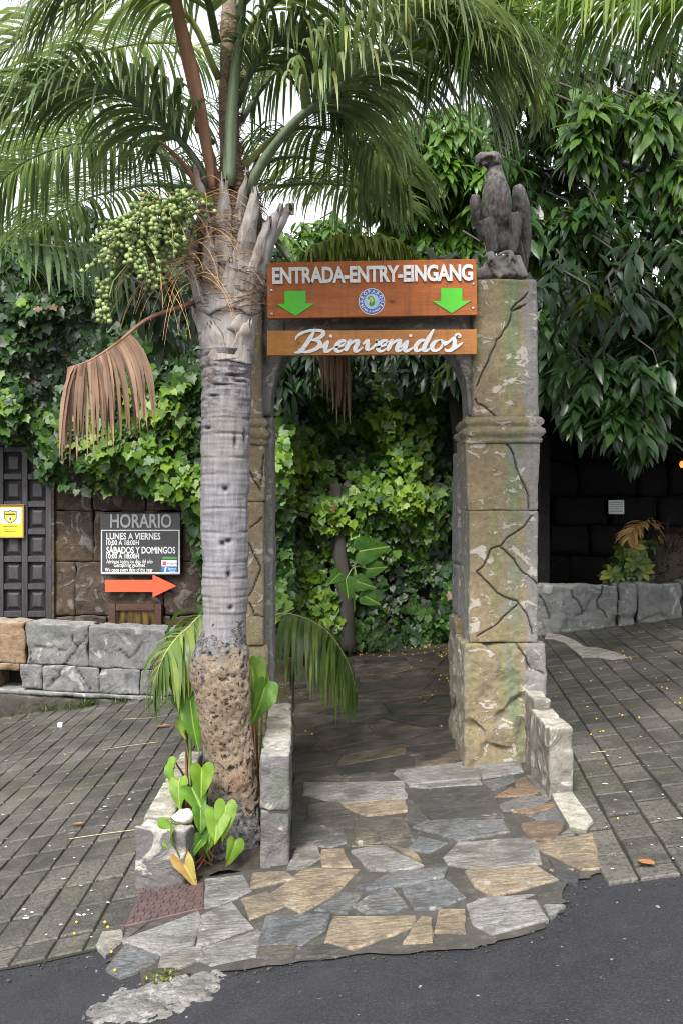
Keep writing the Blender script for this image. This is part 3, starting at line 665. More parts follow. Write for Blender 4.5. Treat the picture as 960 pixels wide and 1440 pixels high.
# ---------------------------------------------------------------- rough stone blocks
def seg_dist(X, Z, line):
    D = np.full(X.shape, 9.0)
    for (ax, az), (bx, bz) in zip(line[:-1], line[1:]):
        dx, dz = bx-ax, bz-az; L2 = dx*dx+dz*dz+1e-12
        t = np.clip(((X-ax)*dx+(Z-az)*dz)/L2, 0, 1)
        D = np.minimum(D, np.hypot(X-ax-t*dx, Z-az-t*dz))
    return D
def jitter(line, amp, seed, step=0.03):
    r_ = random.Random(seed); out = []
    for (ax, az), (bx, bz) in zip(line[:-1], line[1:]):
        L = math.hypot(bx-ax, bz-az); k = max(1, int(L/step))
        for i in range(k):
            f = i/k; out.append((ax+(bx-ax)*f+r_.uniform(-amp, amp), az+(bz-az)*f+r_.uniform(-amp, amp)))
    out.append(line[-1]); return out
def rough_block(a, b, res=0.02, rad=0.015, amp=0.006, freq=7.0, seed=0, cracks=(), cw=0.0036, cdep=0.020, taper=None, faces='fblrtd', chip=0.0):
    """rounded box as fine grids; every vertex moved by a noise field, cracks pressed into the street face"""
    a = np.array(a, float); b = np.array(b, float); V = []; Fq = []; off = 0
    def grid(o, u, v, nu, nv):
        nonlocal off
        U, W = np.meshgrid(np.linspace(0, 1, nu+1), np.linspace(0, 1, nv+1))
        pts = o + U.reshape(-1, 1)*u + W.reshape(-1, 1)*v
        i = (np.arange(nv)[:, None]*(nu+1)+np.arange(nu)[None, :]).ravel()+off
        Fq.append(np.stack([i, i+1, i+nu+2, i+nu+1], 1)); V.append(pts); off += len(pts)
    s = b-a; nx, ny, nz = [max(2, int(round(q/res))) for q in s]
    ex, ey, ez = np.diag(s)
    if 'f' in faces: grid(a, ex, ez, nx, nz)
    if 'b' in faces: grid(a+ey+ex, -ex, ez, nx, nz)
    if 'l' in faces: grid(a+ey, -ey, ez, ny, nz)
    if 'r' in faces: grid(a+ex, ey, ez, ny, nz)
    if 't' in faces: grid(a+ez, ex, ey, nx, ny)
    if 'd' in faces: grid(a+ey, ex, -ey, nx, ny)
    V = np.concatenate(V); Fq = np.concatenate(Fq)
    inner = np.clip(V, a+rad, b-rad); d = V-inner; L = np.linalg.norm(d, axis=1, keepdims=True)
    V = np.where(L > 1e-9, inner+d/np.maximum(L, 1e-9)*rad, V)
    crack = np.zeros(len(V)); push = np.zeros(len(V))
    fr = V[:, 1] < a[1]+rad*1.01
    for ln in cracks:
        D = seg_dist(V[:, 0], V[:, 2], ln)
        k = np.exp(-(D/cw)**2)*fr; push = np.maximum(push, k*cdep); crack = np.maximum(crack, np.clip(k*1.3, 0, 1))
    N = np.empty_like(V); o = Vector((seed*3.1, seed*1.7, seed*0.9))
    for i, p in enumerate(V):
        q = Vector(p)*freq+o
        n1 = mn.noise_vector(q); n2 = mn.noise_vector(q*3.1)
        N[i] = n1*amp+n2*amp*0.45
        if chip:
            c = mn.noise(q*0.9+Vector((9, 9, 9)))
            if c > 0.12: N[i] -= (Vector(p)-Vector((a+b)/2)).normalized()*min(0.3, (c-0.12))*chip
    V = V+N; V[:, 1] += push
    if taper: V = taper(V)
    me = fast_mesh('block', V, Fq, smooth=True)
    at = me.attributes.new('crack', 'FLOAT', 'POINT'); at.data.foreach_set('value', crack.astype(np.float32))
    bm = bmesh.new(); bm.from_mesh(me); bmesh.ops.remove_doubles(bm, verts=bm.verts[:], dist=0.0006); bm.to_mesh(me); bm.free()
    return me

# ---------------------------------------------------------------- the gate
GD = 5.9                                   # distance of its street face
gx = lambda px: (px-480)/F*GD
gz = lambda py: EYE-(py-720)/F*GD
gate = empty('stone_gateway', (0.15, 6.1, 0.03), 'weathered tan stone gateway with two pillars and a round arch over the flagstone path', 'gateway')
cr = lambda pts, sd_: jitter([(gx(x), gz(y)) for x, y in pts], 0.005, sd_)
z4 = lambda x, y: (620+x/3.694, 370+y/3.694); z5 = lambda x, y: (620+x/3.6, 700+y/3.6)
crA = cr([z4(455,160),z4(370,235),z4(345,330),z4(285,400),z4(240,510),z4(180,640)], 1)
crA2 = cr([z4(420,230),z4(375,250),z4(440,215)], 9)
crB = cr([z4(172,712),z4(240,760),z4(285,800),z4(320,900),z4(375,1000),z4(400,1100),z4(450,1210),z4(455,1275)], 2)
crC = cr([z5(460,90),z5(400,165),z5(330,200),z5(300,240),z5(250,265),z5(215,340),z5(175,375),z5(240,440),z5(310,500),z5(380,520),z5(430,590),z5(460,690)], 3)
crD = cr([z5(300,245),z5(350,290),z5(400,360),z5(485,435)], 4)
crE = cr([z5(380,545),z5(320,600),z5(265,655),z5(180,700)], 5)
crF = cr([z5(265,658),z5(350,700),z5(395,770),z5(460,830),z5(515,890)], 6)
def taper_x(zl, zh, dl, dh, xc):
    def f(V):
        t = np.clip((V[:, 2]-zl)/(zh-zl), 0, 1); k = dl+(dh-dl)*t
        V[:, 0] = xc+(V[:, 0]-xc)*k; return V
    return f
def gblock(name, x0, x1, z0, z1, y0=GD, y1=6.32, mat='gate_stone', **kw):
    return link(name, rough_block((x0, y0, z0), (x1, y1, z1), **kw), gate, MT[mat])
# right pillar, from the ground up
gblock('stone_block', gx(652), gx(767), 0.02, gz(904), y0=GD-0.03, y1=6.36, res=0.0085, rad=0.02, amp=0.012, freq=9, seed=1, cracks=[crF], chip=0.12)
gblock('stone_block', gx(659), gx(756), gz(904), gz(718), res=0.0065, rad=0.014, amp=0.005, seed=2, cracks=[crC, crD, crE])
gblock('stone_block', gx(656), gx(757), gz(718), gz(622), res=0.0065, rad=0.014, amp=0.006, seed=3, cracks=[crB], taper=taper_x(gz(718), gz(622), 0.97, 1.05, gx(707)))
gblock('stone_block', gx(664), gx(757), gz(588), gz(392), res=0.0065, rad=0.02, amp=0.007, seed=4, cracks=[crA, crA2, crB], taper=taper_x(gz(588), gz(392), 1.0, 0.96, gx(712)))
def moulding(x0, x1, za, zb, seed, y0=GD, y1=6.32):
    # fillet, torus, fillet, torus as a swept profile round the pillar
    prof = [(0.0, 0.004), (0.04, 0.016), (0.16, 0.020), (0.22, 0.010), (0.30, 0.026), (0.42, 0.036), (0.54, 0.030), (0.60, 0.012), (0.66, 0.012), (0.72, 0.024), (0.84, 0.028), (0.94, 0.016), (1.0, 0.002)]
    m = MB(); rings = []
    for t, o in prof:
        z = za+(zb-za)*t; k = 26
        ring = []
        for (ax, ay), (bx, by) in zip([(x0-o, y0-o), (x1+o, y0-o), (x1+o, y1+o), (x0-o, y1+o)], [(x1+o, y0-o), (x1+o, y1+o), (x0-o, y1+o), (x0-o, y0-o)]):
            for i in range(k):
                p = Vector((ax+(bx-ax)*i/k, ay+(by-ay)*i/k, z)); q = mn.noise_vector(p*9+Vector((seed, 0, 0)))
                ring.append(p+q*0.006)
        rings.append(ring)
    nn = len(rings[0]); vs = [p for r_ in rings for p in r_]
    fs = [(i*nn+k, i*nn+(k+1) % nn, (i+1)*nn+(k+1) % nn, (i+1)*nn+k) for i in range(len(rings)-1) for k in range(nn)]
    fs += [tuple(range(nn-1, -1, -1)), tuple((len(rings)-1)*nn+k for k in range(nn))]
    m.add(vs, fs); return m.build('moulding', 'gate_stone', gate, smooth=True)
moulding(gx(658), gx(757), gz(624), gz(586), 1)
# left pillar
lx0, lx1 = gx(292), gx(371)
crG = cr([(352,742),(362,735),(368,728)], 11); crH = cr([(350,765),(362,788),(366,800),(356,830),(350,838)], 12); crI = cr([(350,848),(358,865),(371,868)], 13); crJ = cr([(350,660),(366,690),(371,640)], 14)
gblock('stone_block', lx0-0.02, lx1+0.03, -0.16, gz(908), y0=GD-0.03, y1=6.36, res=0.014, rad=0.02, amp=0.009, seed=5, chip=0.1)
gblock('stone_block', lx0, lx1, gz(908), gz(706), res=0.008, rad=0.014, amp=0.006, seed=6, cracks=[crG, crH, crI])
gblock('stone_block', lx0, lx1+0.008, gz(706), gz(624), res=0.008, rad=0.014, amp=0.005, seed=7, cracks=[crJ])
gblock('stone_block', lx0, lx1-0.01, gz(590), gz(395), res=0.013, rad=0.02, amp=0.006, seed=8)
moulding(lx0, lx1, gz(626), gz(588), 5)
# inner returns: grey jambs that carry the arch, set back from the street face
jl, jr = lx1-0.03, gx(664)+0.03
gblock('jamb', jl-0.05, jl+0.075, -0.1, 2.19, y0=6.03, y1=6.30, mat='gate_grey', res=0.02, rad=0.02, amp=0.008, seed=9)
gblock('jamb', jr-0.052, jr+0.05, 0.03, 2.19, y0=6.03, y1=6.30, mat='gate_grey', res=0.02, rad=0.02, amp=0.008, seed=10)
# arch
ax0, ax1 = jl+0.064, jr-0.043; acx = (ax0+ax1)/2; aw = (ax1-ax0)/2; az0 = 2.18; ah = 0.53; ztop = 2.985
ox0, ox1 = lx1-0.02, gx(664)+0.012
NA, NR, ND = 64, 8, 8; y0, y1 = 5.985, 6.29
prof = []
for i in range(NA+1):
    th = math.pi*i/NA; c, s_ = math.cos(th), math.sin(th)
    inn = (acx+aw*math.copysign(abs(c)**0.74, c), az0+ah*abs(s_)**0.74)
    # outer point: leave the centre along the same angle until the block's rectangle ends
    t = 1e9
    if c > 1e-6: t = min(t, (ox1-acx)/c)
    if c < -1e-6: t = min(t, (ox0-acx)/c)
    if s_ > 1e-6: t = min(t, (ztop-az0)/s_)
    prof.append((inn, (acx+t*c, az0+t*s_)))
m = MB(); vs = []; loops = []
for inn, out in prof:
    row = []
    for k in range(NR+1): f = k/NR; row.append((inn[0]+(out[0]-inn[0])*f, y0, inn[1]+(out[1]-inn[1])*f))
    for k in range(1, ND+1): f = k/ND; row.append((out[0], y0+(y1-y0)*f, out[1]))
    for k in range(1, NR+1): f = 1-k/NR; row.append((inn[0]+(out[0]-inn[0])*f, y1, inn[1]+(out[1]-inn[1])*f))
    for k in range(1, ND): f = 1-k/ND; row.append((inn[0], y0+(y1-y0)*f, inn[1]))
    loops.append(row)
nn = len(loops[0])
for row in loops:
    for p in row:
        q = mn.noise_vector(Vector(p)*8); q2 = mn.noise_vector(Vector(p)*26); vs.append(Vector(p)+q*0.007+q2*0.003)
fs = [(i*nn+k, (i+1)*nn+k, (i+1)*nn+(k+1) % nn, i*nn+(k+1) % nn) for i in range(NA) for k in range(nn)]
fs += [tuple(range(nn)), tuple(NA*nn+k for k in range(nn-1, -1, -1))]
m.add(vs, fs); m.build('arch', 'gate_grey', gate, smooth=True)
# rough stones standing against the back of the right pillar
gblock('stone_block', 0.74, 0.98, 0.03, 0.90, y0=6.56, y1=6.9, res=0.02, rad=0.03, amp=0.02, seed=12, chip=0.3, mat='gate_stone')
gblock('stone_block', 0.765, 0.98, 0.90, 1.25, y0=6.56, y1=6.9, res=0.03, rad=0.02, amp=0.012, seed=13, mat='gate_grey')
gblock('stone_block', 0.765, 0.98, 1.25, 2.0, y0=6.56, y1=6.9, res=0.03, rad=0.02, amp=0.012, seed=14, mat='gate_grey')
# rough stone low down behind the left pillar
gblock('stone_block', -0.5, -0.33, -0.1, 0.62, y0=6.66, y1=7.0, res=0.03, rad=0.03, amp=0.02, seed=15, chip=0.2, mat='gate_stone')

# stub wall and pale kerb beside the right pillar
stub = empty('stub_wall', (1.2, 5.6, 0.13), 'short pale rough stone stub wall against the right pillar', 'stub wall')
b1 = G(770, 1097)
link('coping_block', rough_block((gx(738)-0.005, 5.62, 0.06), (gx(738)+0.095, 6.05, 0.545), res=0.010, rad=0.012, amp=0.006, freq=10, seed=21, chip=0.05), stub, MT['kerb_stone'])
link('end_block', rough_block((gx(738)-0.02, 5.12, 0.06), (gx(738)+0.105, 5.625, 0.49), res=0.010, rad=0.012, amp=0.006, freq=10, seed=22, chip=0.05), stub, MT['kerb_stone'])
m = MB(); kerb_poly = [g(742,1062), g(762,1058), g(785,1092), g(806,1120), g(834,1160), g(824,1172), g(800,1168), g(780,1135), g(770,1110)]
m.slab(ccw(kerb_poly), -0.03, 0.022, 0.008, zf=lambda x, y: GZ(x)+0.006*mn.noise(Vector((x*14, y*14, 0))))
tag(m.build('kerb_strip', 'kerb_stone'), 'pale worn kerb strip between the flagstones and the right pavement', 'kerb')
m = MB(); m.slab(ccw([g(768,891), g(788,893), g(806,900), g(822,910), g(842,912), g(864,917), g(882,925), g(860,929), g(838,925), g(818,925), g(806,915), g(792,904), g(778,900), g(765,899)]), -0.03, 0.006, 0.004, zf=lambda x, y: GZ(x))
tag(m.build('cement_repair', 'kerb_stone'), 'pale cement repair streak across the right pavement by the pillar', 'cement patch')

# ---------------------------------------------------------------- planter round the palm
pl = empty('planter', (-0.6, 5.2, -0.07), 'weathered stone planter kerb round the palm, taller blocks beside the path', 'planter')
def kerb(p0, p1, wdt, z0, z1, seed, mat, nm='kerb_block', **kw):
    p0 = Vector(p0); p1 = Vector(p1); L = (p1-p0).length; d = (p1-p0)/L; n_ = Vector((d.y, -d.x))
    def f(V):
        out = V.copy(); out[:, 0] = p0.x+V[:, 1]*d.x+V[:, 0]*n_.x; out[:, 1] = p0.y+V[:, 1]*d.y+V[:, 0]*n_.y; return out
    me = rough_block((-wdt/2, 0, z0), (wdt/2, L, z1), seed=seed, taper=f, **kw)
    return link(nm, me, pl, MT[mat])
KW = dict(res=0.012, rad=0.010, amp=0.006, freq=9, chip=0.06)
# left kerb: straight back from the street corner to the gate
kerb((-0.858, 4.668), (-0.872, 5.27), 0.14, -0.16, 0.172, 31, 'kerb_stone', **KW)
kerb((-0.872, 5.275), (-0.885, 5.92), 0.125, -0.16, 0.18, 32, 'kerb_stone', **KW)
# front block, turned towards the palm
kerb((-0.928, 4.60), (-0.685, 4.545), 0.13, -0.16, 0.168, 33, 'kerb_violet', **KW)
# right kerb, taller, along the path
kerb((-0.308, 4.62), (-0.318, 4.96), 0.135, -0.1, 0.215, 34, 'kerb_violet', **KW)
kerb((-0.308, 4.60), (-0.320, 5.02), 0.140, 0.217, 0.475, 35, 'kerb_violet', **KW)
kerb((-0.320, 4.965), (-0.355, 5.87), 0.128, -0.1, 0.213, 36, 'kerb_stone', **KW)
kerb((-0.321, 5.03), (-0.340, 5.48), 0.136, 0.216, 0.47, 37, 'kerb_stone', **KW)
kerb((-0.341, 5.485), (-0.36, 5.86), 0.132, 0.216, 0.475, 38, 'kerb_stone', **KW)
m = MB(); sx = np.linspace(-0.82, -0.37, 10); sy = np.linspace(4.6, 5.95, 20)
m.add([(x, y, GZ(x)+0.06+0.03*mn.noise(Vector((x*9, y*9, 3)))-0.07*max(0, (4.85-y)/0.3)) for y in sy for x in sx], [(j*10+i, j*10+i+1, (j+1)*10+i+1, (j+1)*10+i) for j in range(19) for i in range(9)])
m.build('soil', 'soil', pl, smooth=True)

# ---------------------------------------------------------------- drain cover
q = [G(176, 1304), G(287, 1278), G(287, 1243), G(197, 1254)]
dc = MB(); dc.slab(ccw([(p.x, p.y) for p in q]), -0.02, 0.006, 0.003, zf=lambda x, y: GZ(x))
drain = dc.build('drain_cover', 'rust_iron'); tag(drain, 'rusty brown iron drain cover with raised pattern beside the planter', 'drain cover')
m = MB()
for i in range(9):
    for j in range(7):
        u, v = (i+.5)/9, (j+.5)/7
        c = q[0].lerp(q[1], u).lerp(q[3].lerp(q[2], u), v); du = (q[1]-q[0])/9*0.36; dv = (q[3]-q[0])/7*0.30
        if (i+j) % 2: du, dv = du*0.35, dv*1.1
        a, b, c2, d = c-du-dv, c+du-dv, c+du+dv, c-du+dv
        m.add([(p.x, p.y, GZ(p.x)+zz) for zz in (0.0055, 0.0105) for p in (a, b, c2, d)], [(4, 5, 6, 7), (0, 1, 5, 4), (1, 2, 6, 5), (2, 3, 7, 6), (3, 0, 4, 7)])
m.build('raised_pattern', 'rust_iron', drain)

# ================================================================ WALLS BEHIND
X = lambda px, d: (px-480)/F*d
Z = lambda py, d: EYE-(py-720)/F*d
def shear(k, x0):
    def f(V): V[:, 2] -= k*(V[:, 0]-x0); return V
    return f
# low wall, left
LW = 9.75
lw = empty('low_stone_wall', (-2.6, 9.9, -0.3), 'low grey cast stone block wall left of the palm with a square drain hole', 'low wall')
sh = shear(0.05, X(0, LW)); lk = lambda pts, s: jitter([(X(x, LW), Z(y, LW)) for x, y in pts], 0.012, s, 0.05)
c4 = lambda x, y: (x/3.2, 860+y/3.2)
ck1 = lk([c4(395,85), c4(350,150), c4(310,200), c4(270,260), c4(210,330)], 1); ck2 = lk([c4(320,90), c4(350,140)], 2); ck3 = lk([c4(330,210), c4(370,270), c4(410,335)], 3)
ck4 = lk([c4(160,140), c4(220,150), c4(250,155), c4(300,160)], 4); ck5 = lk([c4(540,150), c4(580,185), c4(610,160), c4(640,110)], 5); ck6 = lk([c4(120,180), c4(145,220), c4(165,225)], 6)
def lblock(x0, x1, ya, yb, seed, mat='cast_grey', cracks=(), y0=LW, amp=0.016, y1=10.15, par=None, d=LW, res=0.022):
    return link('stone_block', rough_block((X(x0, d), y0, Z(yb, d)), (X(x1, d), y1, Z(ya, d)), res=res, rad=0.007, amp=amp*0.6, freq=7, seed=seed, cracks=cracks, cw=0.008, cdep=0.02, taper=sh, chip=0.08), par or lw, MT[mat])
lblock(-90, 35.8, 874, 931.7, 41, 'cast_tan'); lblock(36.2, 124.8, 874, 931.7, 42, cracks=[ck1, ck2, ck4, ck6]); lblock(125.2, 234.8, 874, 931.7, 43, cracks=[ck5]); lblock(235.2, 330, 874, 931.7, 44)
lblock(-90, -4, 932, 968, 45, 'cast_tan'); lblock(-3, 27, 932, 943, 46, 'cast_tan'); lblock(28, 59.8, 932, 968, 47); lblock(60.2, 139.8, 932, 968, 48, cracks=[ck1, ck3]); lblock(140.2, 196.8, 932, 968, 49); lblock(197.2, 330, 932, 968, 50)
lblock(-90, 330, 968.6, 974, 51, y0=LW-0.03, amp=0.012)
link('foundation', rough_block((X(-90, LW), LW-0.02, -0.75), (X(330, LW), 10.1, Z(974.6, LW)), res=0.05, rad=0.03, amp=0.05, freq=4, seed=52, taper=sh), lw, MT['dirt_rock'])
m = MB(); m.box((X(-8, LW), 10.16, -0.3), (X(40, LW), 10.18, 0.15)); m.build('hole_back', 'soil', lw)
rg = random.Random(9); rows = []
for px, n_, h in ((62, 26, .13), (70, 22, .15), (108, 26, .14), (118, 34, .18), (125, 26, .15), (165, 22, .14), (96, 14, .1), (40, 10, .08), (180, 10, .08), (20, 8, .06)):
    x = X(px, 9.68); tuft(rows, (x, 9.70, GZ(x)), n_, h, 0.07, rg)
tag(link('grass_tufts', tuft_mesh('grass_tufts', rows, 'grass')), 'thin grass tufts growing at the foot of the low grey wall', 'grass', kind='stuff')

# low wall, right
RW = 10.85
rw = empty('low_stone_wall', (2.9, 11, 0.35), 'low grey rough stone wall in front of the dark grotto on the right', 'low wall')
def up(V): V[:, 2] += SLOPE*(V[:, 0]-2.9); return V
prx = [744, 868, 896, 960, 1035]; pry = [823, 821, 822, 818, 816]
rk = lambda pts, s: jitter([(X(x, RW), Z(y, RW)) for x, y in pts], 0.012, s, 0.05)
ckr = [rk([(760, 840), (768, 855), (772, 870)], 1), rk([(802, 832), (815, 850), (820, 865)], 2), rk([(848, 825), (843, 845), (852, 868)], 3)]
for i in range(4):
    x0, x1 = X(prx[i]+0.5, RW), X(prx[i+1]-0.5, RW)
    zt = Z(pry[i], RW)
    def tp(V, zt=zt): return V
    link('stone_block', rough_block((x0, RW, GZ(x0)-0.1), (x1, RW+0.3, zt), res=0.011 if i == 0 else 0.022, rad=0.03, amp=0.016, freq=6, seed=60+i, cracks=ckr if i == 0 else (), cw=0.007, cdep=0.02, chip=0.12), rw, MT['cast_grey'])

# tall wall behind: brown cast stones on the left, plain core where ivy covers it
BW = 10.75
bw = empty('brown_stone_wall', (-1.8, 11, -0.2), 'dark brown stone block wall under the ivy, beside the dark door', 'wall')
m = MB(); m.box((X(71, BW), 11.12, -1.0), (-0.9, 11.5, 3.7)); m.box((-6.0, 11.12, 1.95), (X(71, BW)-.002, 11.5, 3.7)); m.box((-6.0, 11.12, -1.0), (X(-40, BW), 11.5, 1.948)); m.build('wall_core', 'plaster_dark', bw)
ys_ = [600, 662, 719, 790, 866, 960]
cols = [[72, 150, 250, 400], [72, 130, 205, 290, 400], [72, 132, 257, 330, 400], [72, 106, 230, 300, 400], [72, 150, 240, 330, 400]]
k = 0
for i in range(5):
    for x0, x1 in zip(cols[i][:-1], cols[i][1:]):
        k += 1
        link('stone_block', rough_block((X(x0+.35, BW), BW, Z(ys_[i+1]-.35, BW)), (X(x1-.35, BW), 11.11, Z(ys_[i]+.35, BW)), res=0.025, rad=0.006, amp=0.014, freq=6, seed=70+k, chip=0.06), bw, MT['brown_stone'])
def little_window(x0, x1, y0, y1):
    d = BW-0.05; a, b, zt, zb = X(x0, d), X(x1, d), Z(y0, d), Z(y1, d); t = 0.075
    w_ = empty('window', ((a+b)/2, d, zb), None, None); w_.parent = bw; w_.matrix_parent_inverse = WM(bw).inverted()
    for A, B in (((a, d-.03, zb), (a+t, BW+.05, zt)), ((b-t, d-.03, zb), (b, BW+.05, zt)), ((a+t, d-.028, zt-t), (b-t, BW+.05, zt)), ((a+t, d-.028, zb), (b-t, BW+.05, zb+t))):
        m = MB(); m.bevbox(A, B, 0.006); m.build('frame', 'frame_wood', w_)
    m = MB(); m.box((a+t, d+.004, zb+t), (b-t, d+.012, zt-t)); m.build('pane', 'pane', w_)
little_window(154, 228, 849, 905); little_window(243, 300, 873, 930)

# door
dr = empty('panelled_door', (X(20, BW), 10.7, -0.2), 'dark weathered wooden door with square raised panels at the left edge', 'door')
DD = 10.72; dx = [X(v, DD) for v in (-36, 1.5, 35.5, 69)]
m = MB(); m.box((X(-38, DD), DD+0.05, -0.45), (X(69, DD), DD+0.10, Z(628, DD))); m.build('backing', 'door_wood', dr)
pit = 38.7
for i, x in enumerate(dx):       # stiles
    m = MB(); m.bevbox((x-0.032, DD-0.01, -0.45), (x+0.032, DD+0.05, Z(628, DD)), 0.005); m.build('stile', 'door_wood', dr)
for r_ in range(8):
    py = 631.5+pit*r_
    for i in range(3):
        m = MB(); m.bevbox((dx[i]+0.033, DD-0.006, Z(py+4.2, DD)), (dx[i+1]-0.033, DD+0.05, Z(py-4.2, DD)), 0.005); m.build('rail', 'door_wood', dr)
        if r_ < 7:
            a, b = dx[i]+0.036, dx[i+1]-0.036; zt, zb = Z(py+4.6, DD), Z(py+pit-4.6, DD); y = DD+0.049
            m = MB(); rr = [(0, y), (0.012, y-0.004), (0.045, y-0.03), (0.052, y-0.032)]
            vs = []
            for e, yy in rr: vs += [(a+e, yy, zb+e), (b-e, yy, zb+e), (b-e, yy, zt-e), (a+e, yy, zt-e)]
            fs = [(4*q_+s, 4*q_+(s+1) % 4, 4*q_+4+(s+1) % 4, 4*q_+4+s) for q_ in range(3) for s in range(4)] + [(12, 13, 14, 15)]
            m.add(vs, fs); m.build('panel', 'door_wood', dr)
m = MB(); m.bevbox((X(69, DD)+.034, DD-0.02, -0.45), (X(76, DD)+.01, DD+0.3, Z(622, DD)), 0.006); m.build('door_jamb', 'brown_stone', dr)
m = MB(); m.bevbox((X(-38, DD), DD-0.03, Z(627, DD)), (X(76, DD)+.01, DD+0.3, Z(612, DD)), 0.006); m.build('lintel', 'brown_stone', dr)

# ---------------------------------------------------------------- lettering
def text_mesh(body, size, width=None, bold=0.0, depth=0.006, spacing=1.0, shear=0.0):
    cu = bpy.data.curves.new('t', 'FONT'); cu.body = body; cu.size = size; cu.offset = bold*size; cu.extrude = depth/2
    cu.align_x = 'CENTER'; cu.align_y = 'CENTER'; cu.space_character = spacing; cu.shear = shear; cu.resolution_u = 3
    o = bpy.data.objects.new('t', cu); COL.objects.link(o)
    bpy.context.view_layer.update()
    me = bpy.data.meshes.new_from_object(o.evaluated_get(bpy.context.evaluated_depsgraph_get()))
    bpy.data.objects.remove(o)
    n_ = len(me.vertices); V = np.empty(n_*3); me.vertices.foreach_get('co', V); V = V.reshape(-1, 3)
    c = (V.max(0)+V.min(0))/2; V[:, :2] -= c[:2]
    if width: V[:, 0] *= width/(V[:, 0].max()-V[:, 0].min())
    out = np.stack([V[:, 0], -V[:, 2], V[:, 1]], 1)    # stand it up, facing -Y
    me.vertices.foreach_set('co', out.ravel().astype(np.float32)); me.materials.clear(); me.update()
    return me
def letters(body, size, width, parent, loc, mat, name='letter', **kw):
    """raised letters, each a mesh of its own"""
    me = text_mesh(body, size, width, **kw); bm = bmesh.new(); bm.from_mesh(me); bm.verts.ensure_lookup_table()
    seen = set(); isl = []
    for v in bm.verts:
        if v.index in seen: continue
        st = [v]; comp = []; seen.add(v.index)
        while st:
            q = st.pop(); comp.append(q)
            for e in q.link_edges:
                w_ = e.other_vert(q)
                if w_.index not in seen: seen.add(w_.index); st.append(w_)
        isl.append(comp)
    # islands stacked over each other (front face, sides, accents) belong to one letter
    spans = sorted([(min(v.co.x for v in c), max(v.co.x for v in c), c) for c in isl], key=lambda t: t[0]); grp = []
    for a, b, c in spans:
        if grp and a < grp[-1][1]-0.2*(b-a): grp[-1][1] = max(grp[-1][1], b); grp[-1][2] += c
        else: grp.append([a, b, list(c)])
    for a, b, c in grp:
        idx = {v.index: i for i, v in enumerate(c)}; fset = {f for v in c for f in v.link_faces}
        m = MB(); m.add([v.co[:] for v in c], [[idx[v.index] for v in f.verts] for f in fset])
        o = m.build(name, mat, parent, local=True); o.location = loc
    bm.free()
def words(body, size, width, parent, loc, mat, name='lettering', **kw):
    o = link(name, text_mesh(body, size, width, **kw), parent, MT[mat], local=True); o.location = loc; return o
def arrow_mesh(pts, y0, y1):
    m = MB(); n_ = len(pts); m.add([(x, y0, z) for x, z in pts]+[(x, y1, z) for x, z in pts], [tuple(range(n_)), tuple(range(2*n_-1, n_-1, -1))]+[(i, n_+i, n_+(i+1) % n_, (i+1) % n_) for i in range(n_)])
    return m

# ---------------------------------------------------------------- sign over the gate
SD = 5.80; k_ = SD/F
s1 = empty('entrance_sign', P(523, 406, SD), 'varnished reddish wooden sign with white entrance words and two green arrows', 'sign')
s1.rotation_euler = (0, -R(1.0), 0)
# rotation about Y by a negative angle lifts the right end
W1, H1 = 294*k_, 79*k_
m = MB(); m.bevbox((-W1/2, 0.0, -H1/2), (W1/2, 0.035, H1/2), 0.003); m.build('board', 'board_red', s1, local=True)
letters('ENTRADA-ENTRY-EINGANG', 26*k_*1.18, 281*k_, s1, (0.004, -0.007, 20*k_), 'letter_white', bold=0.034, depth=0.012, spacing=0.95)
def down_arrow(cx, cz):
    w2, hw, hh, tot = 15*k_, 27*k_, 17*k_, 35*k_
    pts = [(cx-w2, cz+tot/2), (cx-w2, cz-tot/2+hh), (cx-hw, cz-tot/2+hh), (cx, cz-tot/2), (cx+hw, cz-tot/2+hh), (cx+w2, cz-tot/2+hh), (cx+w2, cz+tot/2)]
    arrow_mesh(pts, -0.006, 0.001).build('green_arrow', 'arrow_green', s1, local=True)
down_arrow(-108*k_, -19*k_); down_arrow(111*k_, -19*k_)
for x, z in ((-141, 0), (-141, -33), (142, 4), (141, -30)):
    m = MB(); m.ell((x*k_, -0.002, z*k_), (0.009, 0.005, 0.009), 10, 6); m.build('screw', 'steel', s1, smooth=True, local=True)
# round emblem
em = (-1*k_, -18*k_)
def disc(name, r, y, mat, par, cx=em[0], cz=em[1], n_=32, sx=1.0):
    pts = [(cx+r*sx*math.cos(2*math.pi*i/n_), cz+r*math.sin(2*math.pi*i/n_)) for i in range(n_)]
    return arrow_mesh(pts, y, 0.001).build(name, mat, par, local=True)
disc('emblem', 18.6*k_, -0.0020, 'print_white', s1); disc('emblem_ring', 17.6*k_, -0.0032, 'emblem_blue', s1); disc('emblem_field', 10.8*k_, -0.0044, 'emblem_sky', s1)
def on_arc(body, r, a0, a1, size, y, par, flip=False, mat='letter_white'):
    for i, ch in enumerate(body):
        if ch == ' ': continue
        t = a0+(a1-a0)*i/(len(body)-1)
        o = link('emblem_letter', text_mesh(ch, size, None, bold=0.02, depth=0.001), par, MT[mat], local=True)
        an = R(t); o.location = (em[0]+r*math.cos(an), y, em[1]+r*math.sin(an)); o.rotation_euler = (0, -(an-R(90)) if not flip else -(an+R(90)), 0)
on_arc('MAROPARQUE', 14.2*k_, 205, -25, 6.6*k_, -0.0042, s1)
on_arc('Isla de la Palma', 14.4*k_, 222, 318, 4.6*k_, -0.0042, s1, flip=True)
